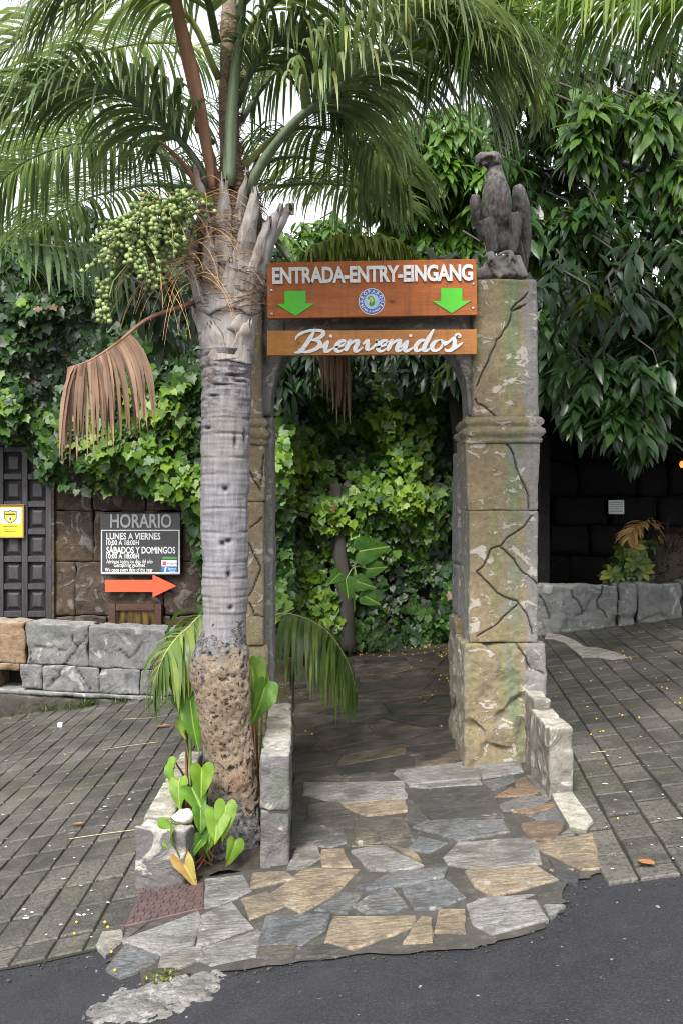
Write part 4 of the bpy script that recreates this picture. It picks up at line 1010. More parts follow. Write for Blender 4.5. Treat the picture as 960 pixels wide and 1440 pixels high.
# light green bird shape in the middle of the emblem
pts = [(-3,-6),(-1,-7),(2,-6.5),(4,-4),(4.6,0),(3.6,4),(1.5,7),(-2,8),(-5,6.4),(-6.5,3.4),(-5,3.2),(-3,3.6),(-1.6,1.6),(-3.4,-1),(-4.2,-4)]
arrow_mesh([(em[0]+x*k_, em[1]+z*k_) for x, z in reversed(pts)], -0.0054, -0.003).build('emblem_figure', 'print_green', s1, local=True)
pts = [(-2,-2),(1.5,-1),(2.5,2),(0.5,5.5),(-2.5,6),(-3.4,4.5),(-0.8,3),(-0.6,1)]
arrow_mesh([(em[0]+x*k_, em[1]+z*k_) for x, z in reversed(pts)], -0.0062, -0.005).build('emblem_figure', 'yellow_leaf' if False else 'print_yellow', s1, local=True)

# lower board on two short chains
s2 = empty('welcome_sign', P(523, 481.5, SD), 'honey coloured wooden board with white script welcome word hanging under the entrance sign', 'sign')
s2.rotation_euler = (0, -R(0.35), 0)
W2, H2 = 294*k_, 35*k_
m = MB(); m.bevbox((-W2/2, 0.0, -H2/2), (W2/2, 0.03, H2/2), 0.003); m.build('board', 'board_honey', s2, local=True)
for cx in (-123*k_, 124*k_):
    for j in range(3):
        m = MB(); c = Vector((cx, 0.012, H2/2+0.004+j*0.022)); pts = []
        for i in range(9):
            an = 2*math.pi*i/8; a, b = math.cos(an)*0.007, math.sin(an)*0.014
            pts.append(c+(Vector((a, 0, b)) if j % 2 else Vector((0, a, b))))
        m.tube(pts, 0.0028, 6, cap=False); m.build('chain_link', 'chain_dark', s2, smooth=True, local=True)
# script letters drawn as pen strokes: thick going down, thin going up
STROKES = {
 'B': (1.52, [[(-.42,1.05),(-.40,1.42),(-.1,1.78),(.42,1.98),(.98,1.88),(1.08,1.52),(.82,1.18),(.42,1.04)], [(.42,1.04),(.88,1.0),(1.12,.66),(.95,.22),(.5,-.04),(.12,.02),(-.04,.24)], [(.50,1.86),(.40,1.2),(.26,.5),(.08,.0),(-.22,-.12)]]),
 'i': (.60, [[(-.30,.30),(.0,.98)], [(.02,.98),(-.02,.4),(.04,.06),(.2,.0),(.52,.38)], [(.06,1.42)]]),
 'e': (.62, [[(-.14,.34),(.2,.46),(.44,.72),(.34,.98),(.12,.9),(-.02,.5),(.08,.08),(.32,.0),(.58,.32)]]),
 'n': (.98, [[(-.16,.5),(.02,.98),(.06,.9)], [(.06,.98),(.02,.5),(-.02,0)], [(.0,.2),(.2,.78),(.42,1.0),(.54,.82),(.50,.3),(.58,.02),(.74,.04),(.94,.36)]]),
 'v': (.86, [[(-.12,.62),(.06,.98),(.18,.86)], [(.16,.96),(.20,.4),(.30,.0)], [(.30,.0),(.54,.3),(.66,.7),(.6,.98),(.70,.86),(.86,.84)]]),
 'd': (.96, [[(.50,.80),(.34,1.0),(.10,.86),(-.02,.4),(.12,.0),(.36,.12),(.52,.5)], [(.70,2.0),(.58,1.2),(.50,.35),(.58,.02),(.74,.04),(.94,.36)]]),
 'o': (.78, [[(.34,1.0),(.08,.84),(-.02,.4),(.18,.0),(.46,.16),(.56,.6),(.42,.96),(.3,1.0)], [(.48,.9),(.60,.76),(.80,.82)]]),
 's': (.6, [[(-.18,.42),(.12,.86),(.34,1.3)], [(.34,1.34),(.44,1.5),(.58,1.38),(.52,1.26)], [(.33,1.28),(.44,.8),(.50,.36),(.36,.02),(.12,.0),(.0,.2)], [(.36,.04),(.62,.28),(.92,.72)]]),
}
def script(word, x0, z0, ux, uz, parent, mat, slant=0.22):
    x = 0.0
    for ch in word:
        adv, sts = STROKES[ch]; m = MB()
        for st in sts:
            if len(st) == 1:
                cx_, cz_ = x0+(x+st[0][0]+slant*st[0][1])*ux, z0+st[0][1]*uz; r_ = .15*uz; pg = [(cx_+r_*math.cos(a_*math.pi/6), cz_+r_*math.sin(a_*math.pi/6)) for a_ in range(12)]
                dm_ = arrow_mesh(pg, -.012, .001); m.add(dm_.v, dm_.f); continue
            pts = spline([(p[0], 0, p[1]) for p in st], max(8, 7*(len(st)-1)+1)); q = [(x0+(x+p.x+slant*p.z)*ux, z0+p.z*uz) for p in pts]
            n_ = len(q); L, Rr = [], []
            for i in range(n_):
                a, b = q[max(i-1, 0)], q[min(i+1, n_-1)]; tx, tz = b[0]-a[0], b[1]-a[1]; l = math.hypot(tx, tz) or 1; tx /= l; tz /= l
                w_ = uz*(0.10+0.105*max(0, -tz)**1.2+0.03*abs(tx)); end = min(1, 0.45+3.0*min(i, n_-1-i)/n_); w_ *= end
                L.append((q[i][0]-tz*w_, q[i][1]+tx*w_)); Rr.append((q[i][0]+tz*w_, q[i][1]-tx*w_))
            vs = [(p[0], -0.012, p[1]) for p in L]+[(p[0], -0.012, p[1]) for p in Rr]+[(p[0], 0.001, p[1]) for p in L]+[(p[0], 0.001, p[1]) for p in Rr]
            fs = []
            for i in range(n_-1):
                fs += [(i, i+1, n_+i+1, n_+i), (i, 2*n_+i, 2*n_+i+1, i+1), (n_+i, n_+i+1, 3*n_+i+1, 3*n_+i)]
            fs += [(0, n_, 3*n_, 2*n_), (n_-1, 3*n_-1, 4*n_-1, 2*n_-1)]
            m.add(vs, fs)
            y_off = 0.0004*sts.index(st); m.v[-len(vs):] = [(a, b-y_off, c) for a, b, c in m.v[-len(vs):]]
        m.build('letter', mat, parent, local=True); x += adv
tot = sum(STROKES[c][0] for c in 'Bienvenidos'); ux = 218*k_/tot
script('Bienvenidos', -103*k_, -12.5*k_, ux, 15.0*k_, s2, 'letter_white')

# ---------------------------------------------------------------- opening hours board on the brown wall
HD = 10.66; h_ = HD/F
hs_ = empty('opening_hours_sign', P(198, 766, HD), 'dark opening hours panel with white lettering and thin white frame on brown wall', 'sign')
m = MB(); m.bevbox((-57*h_, 0, -43*h_), (56*h_, 0.02, 44*h_), 0.004); m.build('panel', 'panel_black', hs_, local=True)
letters('HORARIO', 19*h_*1.4, 86*h_, hs_, (1*h_, -0.008, 33.5*h_), 'letter_grey', bold=0.02, depth=0.014)
fx0, fx1, fz0, fz1, t = -55.5*h_, 55*h_, -40.5*h_, 21*h_, 1.6*h_
m = MB(); m.box((fx0, -.003, fz1-t), (fx1, .002, fz1)); m.box((fx0, -.003, fz0), (fx1, .002, fz0+t)); m.box((fx0, -.003, fz0+t), (fx0+t, .002, fz1-t)); m.box((fx1-t, -.003, fz0+t), (fx1, .002, fz1-t)); m.build('border', 'print_white', hs_, local=True)
for body, size, wd, cx, cz, b in (('LUNES A VIERNES', 10, 76, -10, 12, .025), ('10:00 A 18:00H', 7.5, 46, -25, 3, .02), ('SÁBADOS Y DOMINGOS', 10, 97, 0.5, -6.5, .025), ('10:00 A 18:00H', 7.5, 46, -25, -16, .02),
                                  ('Abrimos todos los días del año', 6, 65, -15.5, -23.5, .01), ('Ganzjährig geöffnet', 6, 44, -15.5, -29.5, .01), ('We open every days of the year', 6, 67, -16.5, -36, .01)):
    words(body, size*h_*1.3, wd*h_, hs_, (cx*h_, -.0012, cz*h_), 'print_white', bold=b, depth=0.002)
for nm, mt, x0, x1, z0, z1 in (('sticker', 'print_green', 31, 51, -20.5, -17), ('sticker', 'print_white', 29.5, 51, -30.5, -21.8), ('sticker', 'print_blue', 29.5, 51, -39, -31.2)):
    m = MB(); m.box((x0*h_, -.002, z0*h_), (x1*h_, .001, z1*h_)); m.build(nm, mt, hs_, local=True)
m = MB(); m.box((31*h_, -.0032, -29*h_), (36*h_, -.001, -23.5*h_)); m.build('sticker_mark', 'print_pink', hs_, local=True)
words('Instagram', 5*h_, 13*h_, hs_, (44*h_, -.003, -26.5*h_), 'print_dark', depth=0.001)
words('f', 10*h_, None, hs_, (35*h_, -.003, -35.3*h_), 'print_white', bold=.04, depth=0.001)
words('Síguenos en', 4*h_, 11*h_, hs_, (44.5*h_, -.003, -34*h_), 'print_white', depth=0.001); words('Facebook', 4*h_, 9*h_, hs_, (44.5*h_, -.003, -37*h_), 'print_white', depth=0.001)
ar = empty('direction_arrow', P(198, 824, HD), 'flat orange arrow pointing right below the opening hours panel', 'arrow sign')
pts = [(-50,-8.5),(17,-8.5),(17,-16),(50,0),(17,16),(17,8.5),(-50,8.5)]
arrow_mesh([(x*h_, z*h_) for x, z in pts], 0.0, 0.02).build('arrow_plate', 'arrow_orange', ar, local=True)

# yellow notice on the door
nd = DD-0.03; n_k = nd/F
nb = empty('framed_notice', P(15, 733, nd), 'yellow notice with shield emblem in a wooden frame on the dark door', 'notice')
m = MB(); m.box((-20*n_k, .0, -24*n_k), (20*n_k, .015, 24*n_k)); m.build('backing', 'print_yellow', nb, local=True)
t = 2.6*n_k
for A, B in (((-20*n_k, -.015, 24*n_k-t), (20*n_k, .018, 24*n_k)), ((-20*n_k, -.015, -24*n_k), (20*n_k, .018, -24*n_k+t)), ((-20*n_k, -.016, -24*n_k+t), (-20*n_k+t, .018, 24*n_k-t)), ((20*n_k-t, -.016, -24*n_k+t), (20*n_k, .018, 24*n_k-t))):
    m = MB(); m.bevbox(A, B, 0.004); m.build('frame', 'notice_wood', nb, local=True)
m = MB(); m.box((-14.5*n_k, -.002, -3.5*n_k), (14.5*n_k, .001, 19*n_k)); m.build('white_field', 'print_white', nb, local=True)
sh_ = [(-9,12),(-9,15),(-3,14),(0,16),(3,14),(9,15),(9,12),(9,4),(5,-1),(0,-3.2),(-5,-1),(-9,4)]
arrow_mesh([(x*n_k, z*n_k) for x, z in reversed(sh_)], -.0032, -.001).build('shield', 'print_dark', nb, local=True)
arrow_mesh([(x*.86*n_k, (z*.86+.8)*n_k) for x, z in reversed(sh_)], -.0044, -.002).build('shield_face', 'print_yellow', nb, local=True)
m = MB(); m.box((-7*n_k, -.0056, 8.5*n_k), (7*n_k, -.003, 11*n_k)); m.build('shield_band', 'print_dark', nb, local=True)
m = MB(); m.ell((0, -.005, 3.5*n_k), (3.2*n_k, .001, 3.6*n_k), 12, 6); m.build('shield_mark', 'print_white', nb, local=True)
m = MB(); m.ell((0, -.0062, 3.5*n_k), (1.4*n_k, .001, 2.4*n_k), 10, 6); m.build('shield_mark', 'print_dark', nb, local=True)
for i in range(3):
    m = MB(); m.box((-(10-i)*n_k, -.002, (-8-3.4*i)*n_k), ((10-i)*n_k, .001, (-7-3.4*i)*n_k)); m.build('print_line', 'notice_wood', nb, local=True)

# ---------------------------------------------------------------- ivy wall through the arch, dark grotto on the right
m = MB(); m.box((-0.898, 11.45, -0.5), (2.05, 11.8, 4.1)); iw = m.build('garden_wall', 'plaster_dark'); tag(iw, 'dark garden wall hidden behind the ivy beyond the archway', 'wall')
# post showing through the ivy
post = MB(); ps = [P(489, 915, 10.85), P(486, 850, 10.85), P(478, 770, 10.85), P(474, 715, 10.85), P(472, 680, 10.85)]
post.tube(spline(ps, 18), [0.092-0.002*i for i in range(18)], 14); po = post.build('tree_stump_post', 'tree_bark', smooth=True); po.name = 'old_trunk'
for v in po.data.vertices: v.co += mn.noise_vector(v.co*9)*0.014
tag(po, 'bare grey brown trunk showing through the ivy inside the arch', 'trunk')

gr = empty('stone_grotto', (4.3, 12.5, 0.4), 'dark roofed stone recess behind the low wall on the right', 'grotto')
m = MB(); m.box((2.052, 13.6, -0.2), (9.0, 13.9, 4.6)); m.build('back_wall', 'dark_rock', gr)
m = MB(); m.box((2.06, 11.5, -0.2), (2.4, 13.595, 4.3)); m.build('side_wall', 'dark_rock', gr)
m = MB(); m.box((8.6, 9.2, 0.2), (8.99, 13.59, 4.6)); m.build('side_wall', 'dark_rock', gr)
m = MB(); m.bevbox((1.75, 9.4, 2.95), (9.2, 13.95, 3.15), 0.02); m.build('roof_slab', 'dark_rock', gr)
rg = random.Random(3); z = 0.15; k = 0
for r_ in range(6):
    x = 2.42; zt = z+rg.uniform(.38, .5)
    while x < 5.6:
        x2 = x+rg.uniform(.35, .8); k += 1
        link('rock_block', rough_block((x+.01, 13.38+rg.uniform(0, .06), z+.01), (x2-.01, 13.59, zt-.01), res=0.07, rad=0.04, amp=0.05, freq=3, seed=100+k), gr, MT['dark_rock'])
        x = x2
    z = zt
def small_sign(name, px, py, w_, h, d, mat, label, bands, edge=None):
    o = empty(name, P(px, py, d), label, 'sign'); s = d/F
    m = MB(); m.bevbox((-w_/2*s, 0, -h/2*s), (w_/2*s, .02, h/2*s), 0.003); m.build('plate', mat, o, local=True)
    for (x0, x1, z0, z1, bm_) in bands:
        m = MB(); m.box((x0*s, -.003, z0*s), (x1*s, .001, z1*s)); m.build('print_line', bm_, o, local=True)
small_sign('small_notice', 866, 713, 22, 20, 13.3, 'print_white', 'small pale notice with lines of print inside the dark grotto', [(-9, 9, 6, 7.2, 'sticker_pale'), (-9, 8, 3, 4, 'sticker_pale'), (-9, 9, 0, 1, 'sticker_pale'), (-9, 6, -3, -2, 'sticker_pale'), (-9, 9, -6.5, -5, 'sticker_pale')])
small_sign('small_notice', 763, 699, 12, 22, 12.2, 'print_green', 'small green and white notice just right of the gate pillar', [(-6, 5.5, -4.5, 7, 'print_white'), (-5, 4.5, 1, 2, 'sticker_pale'), (-5, 4.5, -2, -1, 'sticker_pale')])
lp = empty('wall_lamp', P(958, 653, 12.8), 'small glowing orange lamp in the dark grotto at the right edge', 'lamp')
m = MB(); m.ell((0, 0, 0), (0.03, 0.03, 0.045), 14, 10); m.build('bulb', 'lamp_glow', lp, smooth=True, local=True)
m = MB(); m.tube([(0, 0, 0.06), (0, 0, 0.10), (0, .3, 0.14), (0, .78, 0.14)], [0.03, 0.02, 0.014, 0.014], 8); m.build('bracket', 'chain_dark', lp, local=True)

# ================================================================ FOLIAGE
def nrm(a): return a/np.maximum(np.linalg.norm(a, axis=1, keepdims=True), 1e-9)
def scatter(tv, tf, loc, tip, nor, size):
    """copy a leaf template (tip along +Y, face +Z) to every location"""
    tip = nrm(tip); xa = nrm(np.cross(tip, nor)); no = np.cross(xa, tip)
    V = loc[:, None, :] + size[:, None, None]*(tv[None, :, 0:1]*xa[:, None, :]+tv[None, :, 1:2]*tip[:, None, :]+tv[None, :, 2:3]*no[:, None, :])
    n_, k = V.shape[:2]
    Fc = tf[None]+(np.arange(n_)*k)[:, None, None]
    return V.reshape(-1, 3), Fc.reshape(-1, 3)
def fan(outline, c):
    v = [c]+outline; n_ = len(outline); return np.array(v, float), np.array([(0, 1+i, 1+(i+1) % n_) for i in range(n_)])
half = [(.28, -.10, .02), (.52, .12, -.02), (.40, .34, .05), (.46, .54, -.01), (.22, .68, .04)]
IVY_V, IVY_F = fan([(0, 0, -.02)]+half+[(0, 1.0, -.10)]+[(-x, y, z) for x, y, z in reversed(half)], (0, .36, -.03))
LAN_V = np.array([(0, 0, 0), (.10, .22, .035), (.145, .48, .03), (.095, .76, -.02), (0, 1.0, -.13), (-.095, .76, -.02), (-.145, .48, .03), (-.10, .22, .035), (0, .25, 0), (0, .5, -.01), (0, .78, -.05)], float)
LAN_F = np.array([(0, 1, 8), (1, 2, 9), (1, 9, 8), (2, 3, 10), (2, 10, 9), (3, 4, 10), (0, 8, 7), (7, 8, 9), (7, 9, 6), (6, 9, 10), (6, 10, 5), (5, 10, 4)])
def fbm(x, y, s): return mn.noise(Vector((x*s, y*s, 3.7)))+0.5*mn.noise(Vector((x*s*2.1, y*s*2.1, 9.1)))
def ivy(name, label, region, d0, N, size, mat, seed, lump=0.45, bright=None, parts=150, dens=None):
    rs = np.random.RandomState(seed); reg = np.array(region, float); lo, hi = reg.min(0), reg.max(0)
    L, T, No, S, Rn = [], [], [], [], []
    tries = 0
    while len(L) < N and tries < N*20:
        tries += 1
        px, py = rs.uniform(lo[0], hi[0]), rs.uniform(lo[1], hi[1])
        if not inpoly(px, py, region): continue
        f = fbm(px/100, py/100, 1.1)
        if dens and rs.rand() > dens(px, py, f): continue
        layer = rs.rand()**1.6
        d = d0-0.12-lump*max(0, min(1, 0.45+f*0.75))*(1-0.55*layer)-rs.uniform(0, .05)
        L.append(P(px, py, d)); gx_ = fbm(px/100+.05, py/100, 1.1)-f; gy_ = fbm(px/100, py/100+.05, 1.1)-f
        T.append((rs.normal(0, .55)+gx_*2, -0.25+rs.normal(0, .25), -0.9+rs.normal(0, .35)))
        No.append((rs.normal(0, .42)+gx_*3, -1.0, 0.55+rs.normal(0, .38)-gy_*3))
        S.append(rs.uniform(*size)*(1.15-0.35*layer)*(.6 if rs.rand() < .25 else 1))
        b = bright(px, py, f) if bright else 0.5
        Rn.append(1.0 if rs.rand() < .012 else .92*np.clip(b+rs.normal(0, .2)-0.25*layer, 0, 1))  # leaves lying deeper get darker colours, imitating shade inside the ivy
    L, T, No, S, Rn = map(np.array, (L, T, No, S, Rn))
    th = empty(name, P(reg[:, 0].mean(), hi[1], d0), label, 'ivy')
    order = np.argsort(L[:, 1]/S*0.2-Rn*6); top = order[:parts]; rest = order[parts:]
    V, Fc = scatter(IVY_V, IVY_F, L[rest], T[rest], No[rest], S[rest])
    tag(link('foliage', fast_mesh('foliage', V, Fc, np.repeat(Rn[rest], len(IVY_F)), MT[mat]), th), kind='stuff')
    tm = [fast_mesh('leaf', IVY_V, IVY_F, [q]*len(IVY_F), MT[mat]) for q in (.33, .55, .75, .9)]
    for i in top:
        t = Vector(T[i]).normalized(); x = t.cross(Vector(No[i])).normalized(); no = x.cross(t)
        M = Matrix((x, t, no)).transposed().to_4x4()
        o = link('leaf', tm[min(3, max(0, int(round((Rn[i]-.35)/.2))))], th)
        o.location = L[i]; o.rotation_euler = M.to_euler(); o.scale = (S[i],)*3
    # stems creeping on the wall
    m = MB(); r_ = random.Random(seed)
    for k in range(26):
        px = r_.uniform(lo[0], hi[0]); py = r_.uniform(lo[1]+.3*(hi[1]-lo[1]), hi[1]); pts = []
        for j in range(6):
            if inpoly(px, py, region): pts.append(P(px, py, d0-.06))
            px += r_.uniform(-20, 20); py -= r_.uniform(15, 35)
        if len(pts) > 2: m.tube(pts, 0.008, 5)
    if m.v: m.build('stems', 'tree_bark', th)
    return th

left_reg = [(-90, 330), (60, 330), (180, 350), (300, 340), (410, 350), (410, 900), (285, 880), (280, 790), (266, 735), (252, 702), (205, 694), (160, 688), (112, 690), (75, 680), (48, 668), (40, 635), (8, 612), (-90, 618)]
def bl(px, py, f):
    b = 0.10+0.36*max(0, min(1, (py-440)/170))+0.55*f  # lighter towards the lower edge; shade of the hollows put into leaf colour
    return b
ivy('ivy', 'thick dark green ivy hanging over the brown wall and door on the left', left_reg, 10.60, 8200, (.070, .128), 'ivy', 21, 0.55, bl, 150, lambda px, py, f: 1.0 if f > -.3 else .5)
mid_reg = [(365, 430), (680, 430), (690, 912), (600, 918), (500, 908), (365, 915)]
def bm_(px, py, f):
    return 0.10+0.46*max(0, min(1, (py-505)/80))*(1.0-0.8*max(0, min(1, (px-590)/60)))+0.55*f  # darker at top and right; shade of the hollows put into leaf colour
def dm(px, py, f):
    q = 1.0 if f > -.28 else .45
    if 455 < px < 500 and 660 < py < 905 and fbm(px/60, py/60, 1.6) < -0.02: q = 0.3
    return q
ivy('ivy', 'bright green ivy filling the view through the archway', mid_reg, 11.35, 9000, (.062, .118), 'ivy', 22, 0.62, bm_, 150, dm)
# two broad variegated leaves of a climber inside the arch
HEART = [(0, 0), (.07, -.10), (.18, -.17), (.31, -.165), (.42, -.09), (.475, .04), (.47, .19), (.42, .36), (.345, .52), (.25, .68), (.14, .84), (.06, .96), (0, 1.04)]
def heart_mesh(name, mat, curl=0.10, wave=0.0, fold=0.06, seed=0):
    """heart-shaped blade: rows run from the midrib out to the outline, tip bending back, edges waved"""
    m = MB(); n_ = len(HEART)-1; cols = 5; vs = []; r_ = random.Random(seed); w_ = 2*cols+1; tw = r_.uniform(-.25, .25)
    for i, (ex, ey) in enumerate(HEART):
        my = 1.04*(i/n_)**1.15
        for j in range(-cols, cols+1):
            u = j/cols; au = abs(u); x_ = ex*u; y_ = my+(ey-my)*au**1.2
            t = max(0, y_/1.04)
            z = fold*au**.8*min(1, ex*2.5)*1.3-curl*t*t*.9-.35*curl*au*au*ex+wave*math.sin(t*11+u*2.5+seed)*au*au+tw*x_*t
            vs.append((x_, y_, z))
    m.add(vs, [(i*w_+j, i*w_+j+1, (i+1)*w_+j+1, (i+1)*w_+j) for i in range(n_) for j in range(w_-1)])
    me = m.mesh(name, True); me.materials.append(MT[mat]); return me
def place_leaf(parent, me, base, tip, nor, wid=1.0, name='leaf'):
    base, tip, nor = Vector(base), Vector(tip), Vector(nor); t = (tip-base); L = t.length/1.04; t.normalize(); x = t.cross(nor).normalized(); no = x.cross(t)
    o = link(name, me, parent); o.location = base; o.rotation_euler = Matrix((x, t, no)).transposed().to_euler(); o.scale = (L*wid, L, L); return o
cl = empty('climbing_plant', P(505, 850, 10.2), 'broad leaved climbing plant with large pale green leaves inside the arch', 'plant')
hm = [heart_mesh('leaf', 'climber_leaf', .12, .02, seed=1), heart_mesh('leaf', 'philodendron_lime', .25, .03, .05, seed=2), heart_mesh('leaf', 'philodendron_faded', .35, .04, seed=3)]
D = 10.35
for b, t in (((517, 800), (544, 797)), ((502, 818), (528, 826)), ((486, 815), (490, 842)), ((505, 775), (548, 768)), ((478, 806), (462, 822)), ((512, 838), (535, 850))):
    place_leaf(cl, hm[0], P(*b, D), P(*t, D-.06), (.2, -1, .15), 1.0)
m = MB()
for a in ((517, 800), (502, 818), (486, 815), (505, 775)): m.tube(spline([P(498, 860, D+.2), P(498, 800, D+.1), P(*a, D)], 8), 0.007, 5)
m.build('stem', 'stem_green', cl)

# ---------------------------------------------------------------- broad-leaved trees
def sprays(pts, n_leaf, size, seed, droop=0.6, spread=0.14):
    """clusters of hanging leaves round twig ends"""
    rs = np.random.RandomState(seed); L, T, No, S, Rn = [], [], [], [], []
    for (p, b) in pts:
        main = np.array([rs.normal(0, .5), -0.35+rs.normal(0, .3), -droop+rs.normal(0, .25)]); main /= np.linalg.norm(main)
        k = rs.randint(n_leaf-3, n_leaf+4)
        for i in range(k):
            f = i/k; an = i*2.4+rs.uniform(0, .6)
            q = np.array(p)+main*spread*(f-.5)*2.2+rs.normal(0, .02, 3)
            side = np.cross(main, [0, 0, 1.0]); side /= max(1e-6, np.linalg.norm(side)); up_ = np.cross(side, main)
            d = main*(.55+.3*f)+side*math.cos(an)*.75+up_*math.sin(an)*.55+np.array([0, 0, -.35])
            L.append(q); T.append(d); No.append(up_*.4+np.array([rs.normal(0, .3), -.45, 1.0])); S.append(rs.uniform(*size)*(.65 if rs.rand() < .2 else 1)); Rn.append(1.0 if rs.rand() < .008 else .92*np.clip(b+rs.normal(0, .14), 0, 1))
    L, T, No, S, Rn = map(np.array, (L, T, No, S, Rn))
    V, Fc = scatter(LAN_V, LAN_F, L, T, No, S); return V, Fc, np.repeat(Rn, len(LAN_F))
def crown_points(region, d_near, d_far, N, seed, bright, hole=0.0, sc_=1.0):
    rs = np.random.RandomState(seed); reg = np.array(region, float); lo, hi = reg.min(0), reg.max(0); out = []; tries = 0
    while len(out) < N and tries < N*40:
        tries += 1
        px, py = rs.uniform(lo[0], hi[0]), rs.uniform(lo[1], hi[1])
        if not inpoly(px, py, region): continue
        f = fbm(px/100+seed, py/100, 1.0*sc_)
        if f < -hole and rs.rand() < .9: continue
        t = rs.rand()**1.5
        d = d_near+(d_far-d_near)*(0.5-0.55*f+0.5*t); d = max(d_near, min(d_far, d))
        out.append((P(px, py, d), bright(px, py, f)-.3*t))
    return out
def limb(m, a, b, r0, r1, bend, n_=10): 
    a, b = Vector(a), Vector(b); mid = (a+b)/2+Vector(bend); m.tube(spline([a, mid, b], n_), [r0+(r1-r0)*i/(n_-1) for i in range(n_)], 8)
def tree(label, base, top, r0, crown, mat, n_leaf, size, seed, limbs, bark='tree_bark', droop=.6, spread=.14):
    th = empty('broadleaf_tree', base, label, 'tree')
    m = MB(); base, top = Vector(base), Vector(top); limb(m, base, top, r0, r0*.55, (0.1, 0, 0), 14); m.build('trunk', bark, th, smooth=True)
    r_ = random.Random(seed)
    for k in range(limbs):
        p, _ = crown[r_.randrange(len(crown))]; m = MB(); limb(m, top, p+Vector((0, .25, .1)), r0*.4, 0.012, (r_.uniform(-.2, .2), .1, .35)); m.build('limb', bark, th, smooth=True)
    V, Fc, rn = sprays(crown, n_leaf, size, seed, droop, spread)
    tag(link('crown', fast_mesh('crown', V, Fc, rn, MT[mat]), th), kind='stuff')
    m = MB()
    for p, _ in crown[::3]: m.tube(spline([p+Vector((r_.uniform(-.15, .15), .35, .3)), p+Vector((0, .12, .14)), p], 5), [0.010, 0.007, 0.004], 4) if False else m.tube([p+Vector((r_.uniform(-.15, .15), .35, .3)), p+Vector((0, .12, .14)), p], [0.010, 0.007, 0.004], 4)
    tag(m.build('twigs', bark, th), kind='stuff'); return th
# big tree at the right
rt = [(700, 60), (1060, 40), (1060, 560), (985, 600), (955, 575), (930, 600), (905, 640), (880, 600), (850, 575), (815, 590), (790, 570), (765, 545), (755, 430), (720, 330), (690, 250)]
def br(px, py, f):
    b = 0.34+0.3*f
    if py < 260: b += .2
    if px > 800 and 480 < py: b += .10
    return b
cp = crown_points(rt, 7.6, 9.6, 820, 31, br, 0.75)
# hanging sprays low on the right
cp += crown_points([(790, 520), (860, 500), (960, 520), (955, 585), (900, 625), (850, 590), (800, 595)], 7.4, 7.9, 60, 33, lambda a, b, c: .42)
cp += crown_points([(820, 140), (960, 130), (1030, 180), (960, 260), (860, 250), (800, 220)], 6.9, 7.5, 90, 34, lambda a, b, c: .72)
tree('large leafy tree with long drooping dark leaves filling the right side', (3.9, 9.2, 0.45), (3.5, 9.1, 3.6), 0.17, cp, 'tree_leaf', 12, (.17, .27), 35, 9)
# yellow-green tree behind the statue
ct = [(505, 215), (560, 170), (640, 150), (720, 140), (760, 260), (760, 470), (690, 480), (640, 400), (560, 390), (400, 390), (395, 330), (500, 300)]
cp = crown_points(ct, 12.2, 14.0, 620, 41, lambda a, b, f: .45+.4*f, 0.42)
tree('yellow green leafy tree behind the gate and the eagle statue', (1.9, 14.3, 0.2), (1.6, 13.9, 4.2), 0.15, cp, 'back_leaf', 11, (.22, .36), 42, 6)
# dark trees above the ivy on the left
lt = [(-90, 285), (-20, 300), (60, 300), (120, 290), (200, 310), (290, 300), (400, 330), (410, 520), (-90, 520)]
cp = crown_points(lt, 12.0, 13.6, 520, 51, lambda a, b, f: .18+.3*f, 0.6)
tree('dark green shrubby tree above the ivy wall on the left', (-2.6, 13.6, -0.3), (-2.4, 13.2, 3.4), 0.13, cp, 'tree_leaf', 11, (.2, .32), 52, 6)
# dark foliage in the top of the archway, behind the ivy
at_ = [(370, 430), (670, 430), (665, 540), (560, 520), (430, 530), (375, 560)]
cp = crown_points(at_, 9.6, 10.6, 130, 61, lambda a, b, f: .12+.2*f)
ro_ = random.Random(66); cp += [(Vector((ro_.uniform(-1.6, 2.2), ro_.uniform(6.7, 8.3), ro_.uniform(3.0, 3.4))), .15) for _ in range(130)]  # extra unseen sprays overhead, added to shade the path
tree('dark overhanging tree in the shade behind the arch', (1.35, 11.0, 0.15), (1.1, 10.7, 3.6), 0.10, cp, 'ivy_dark', 10, (.16, .26), 62, 5)

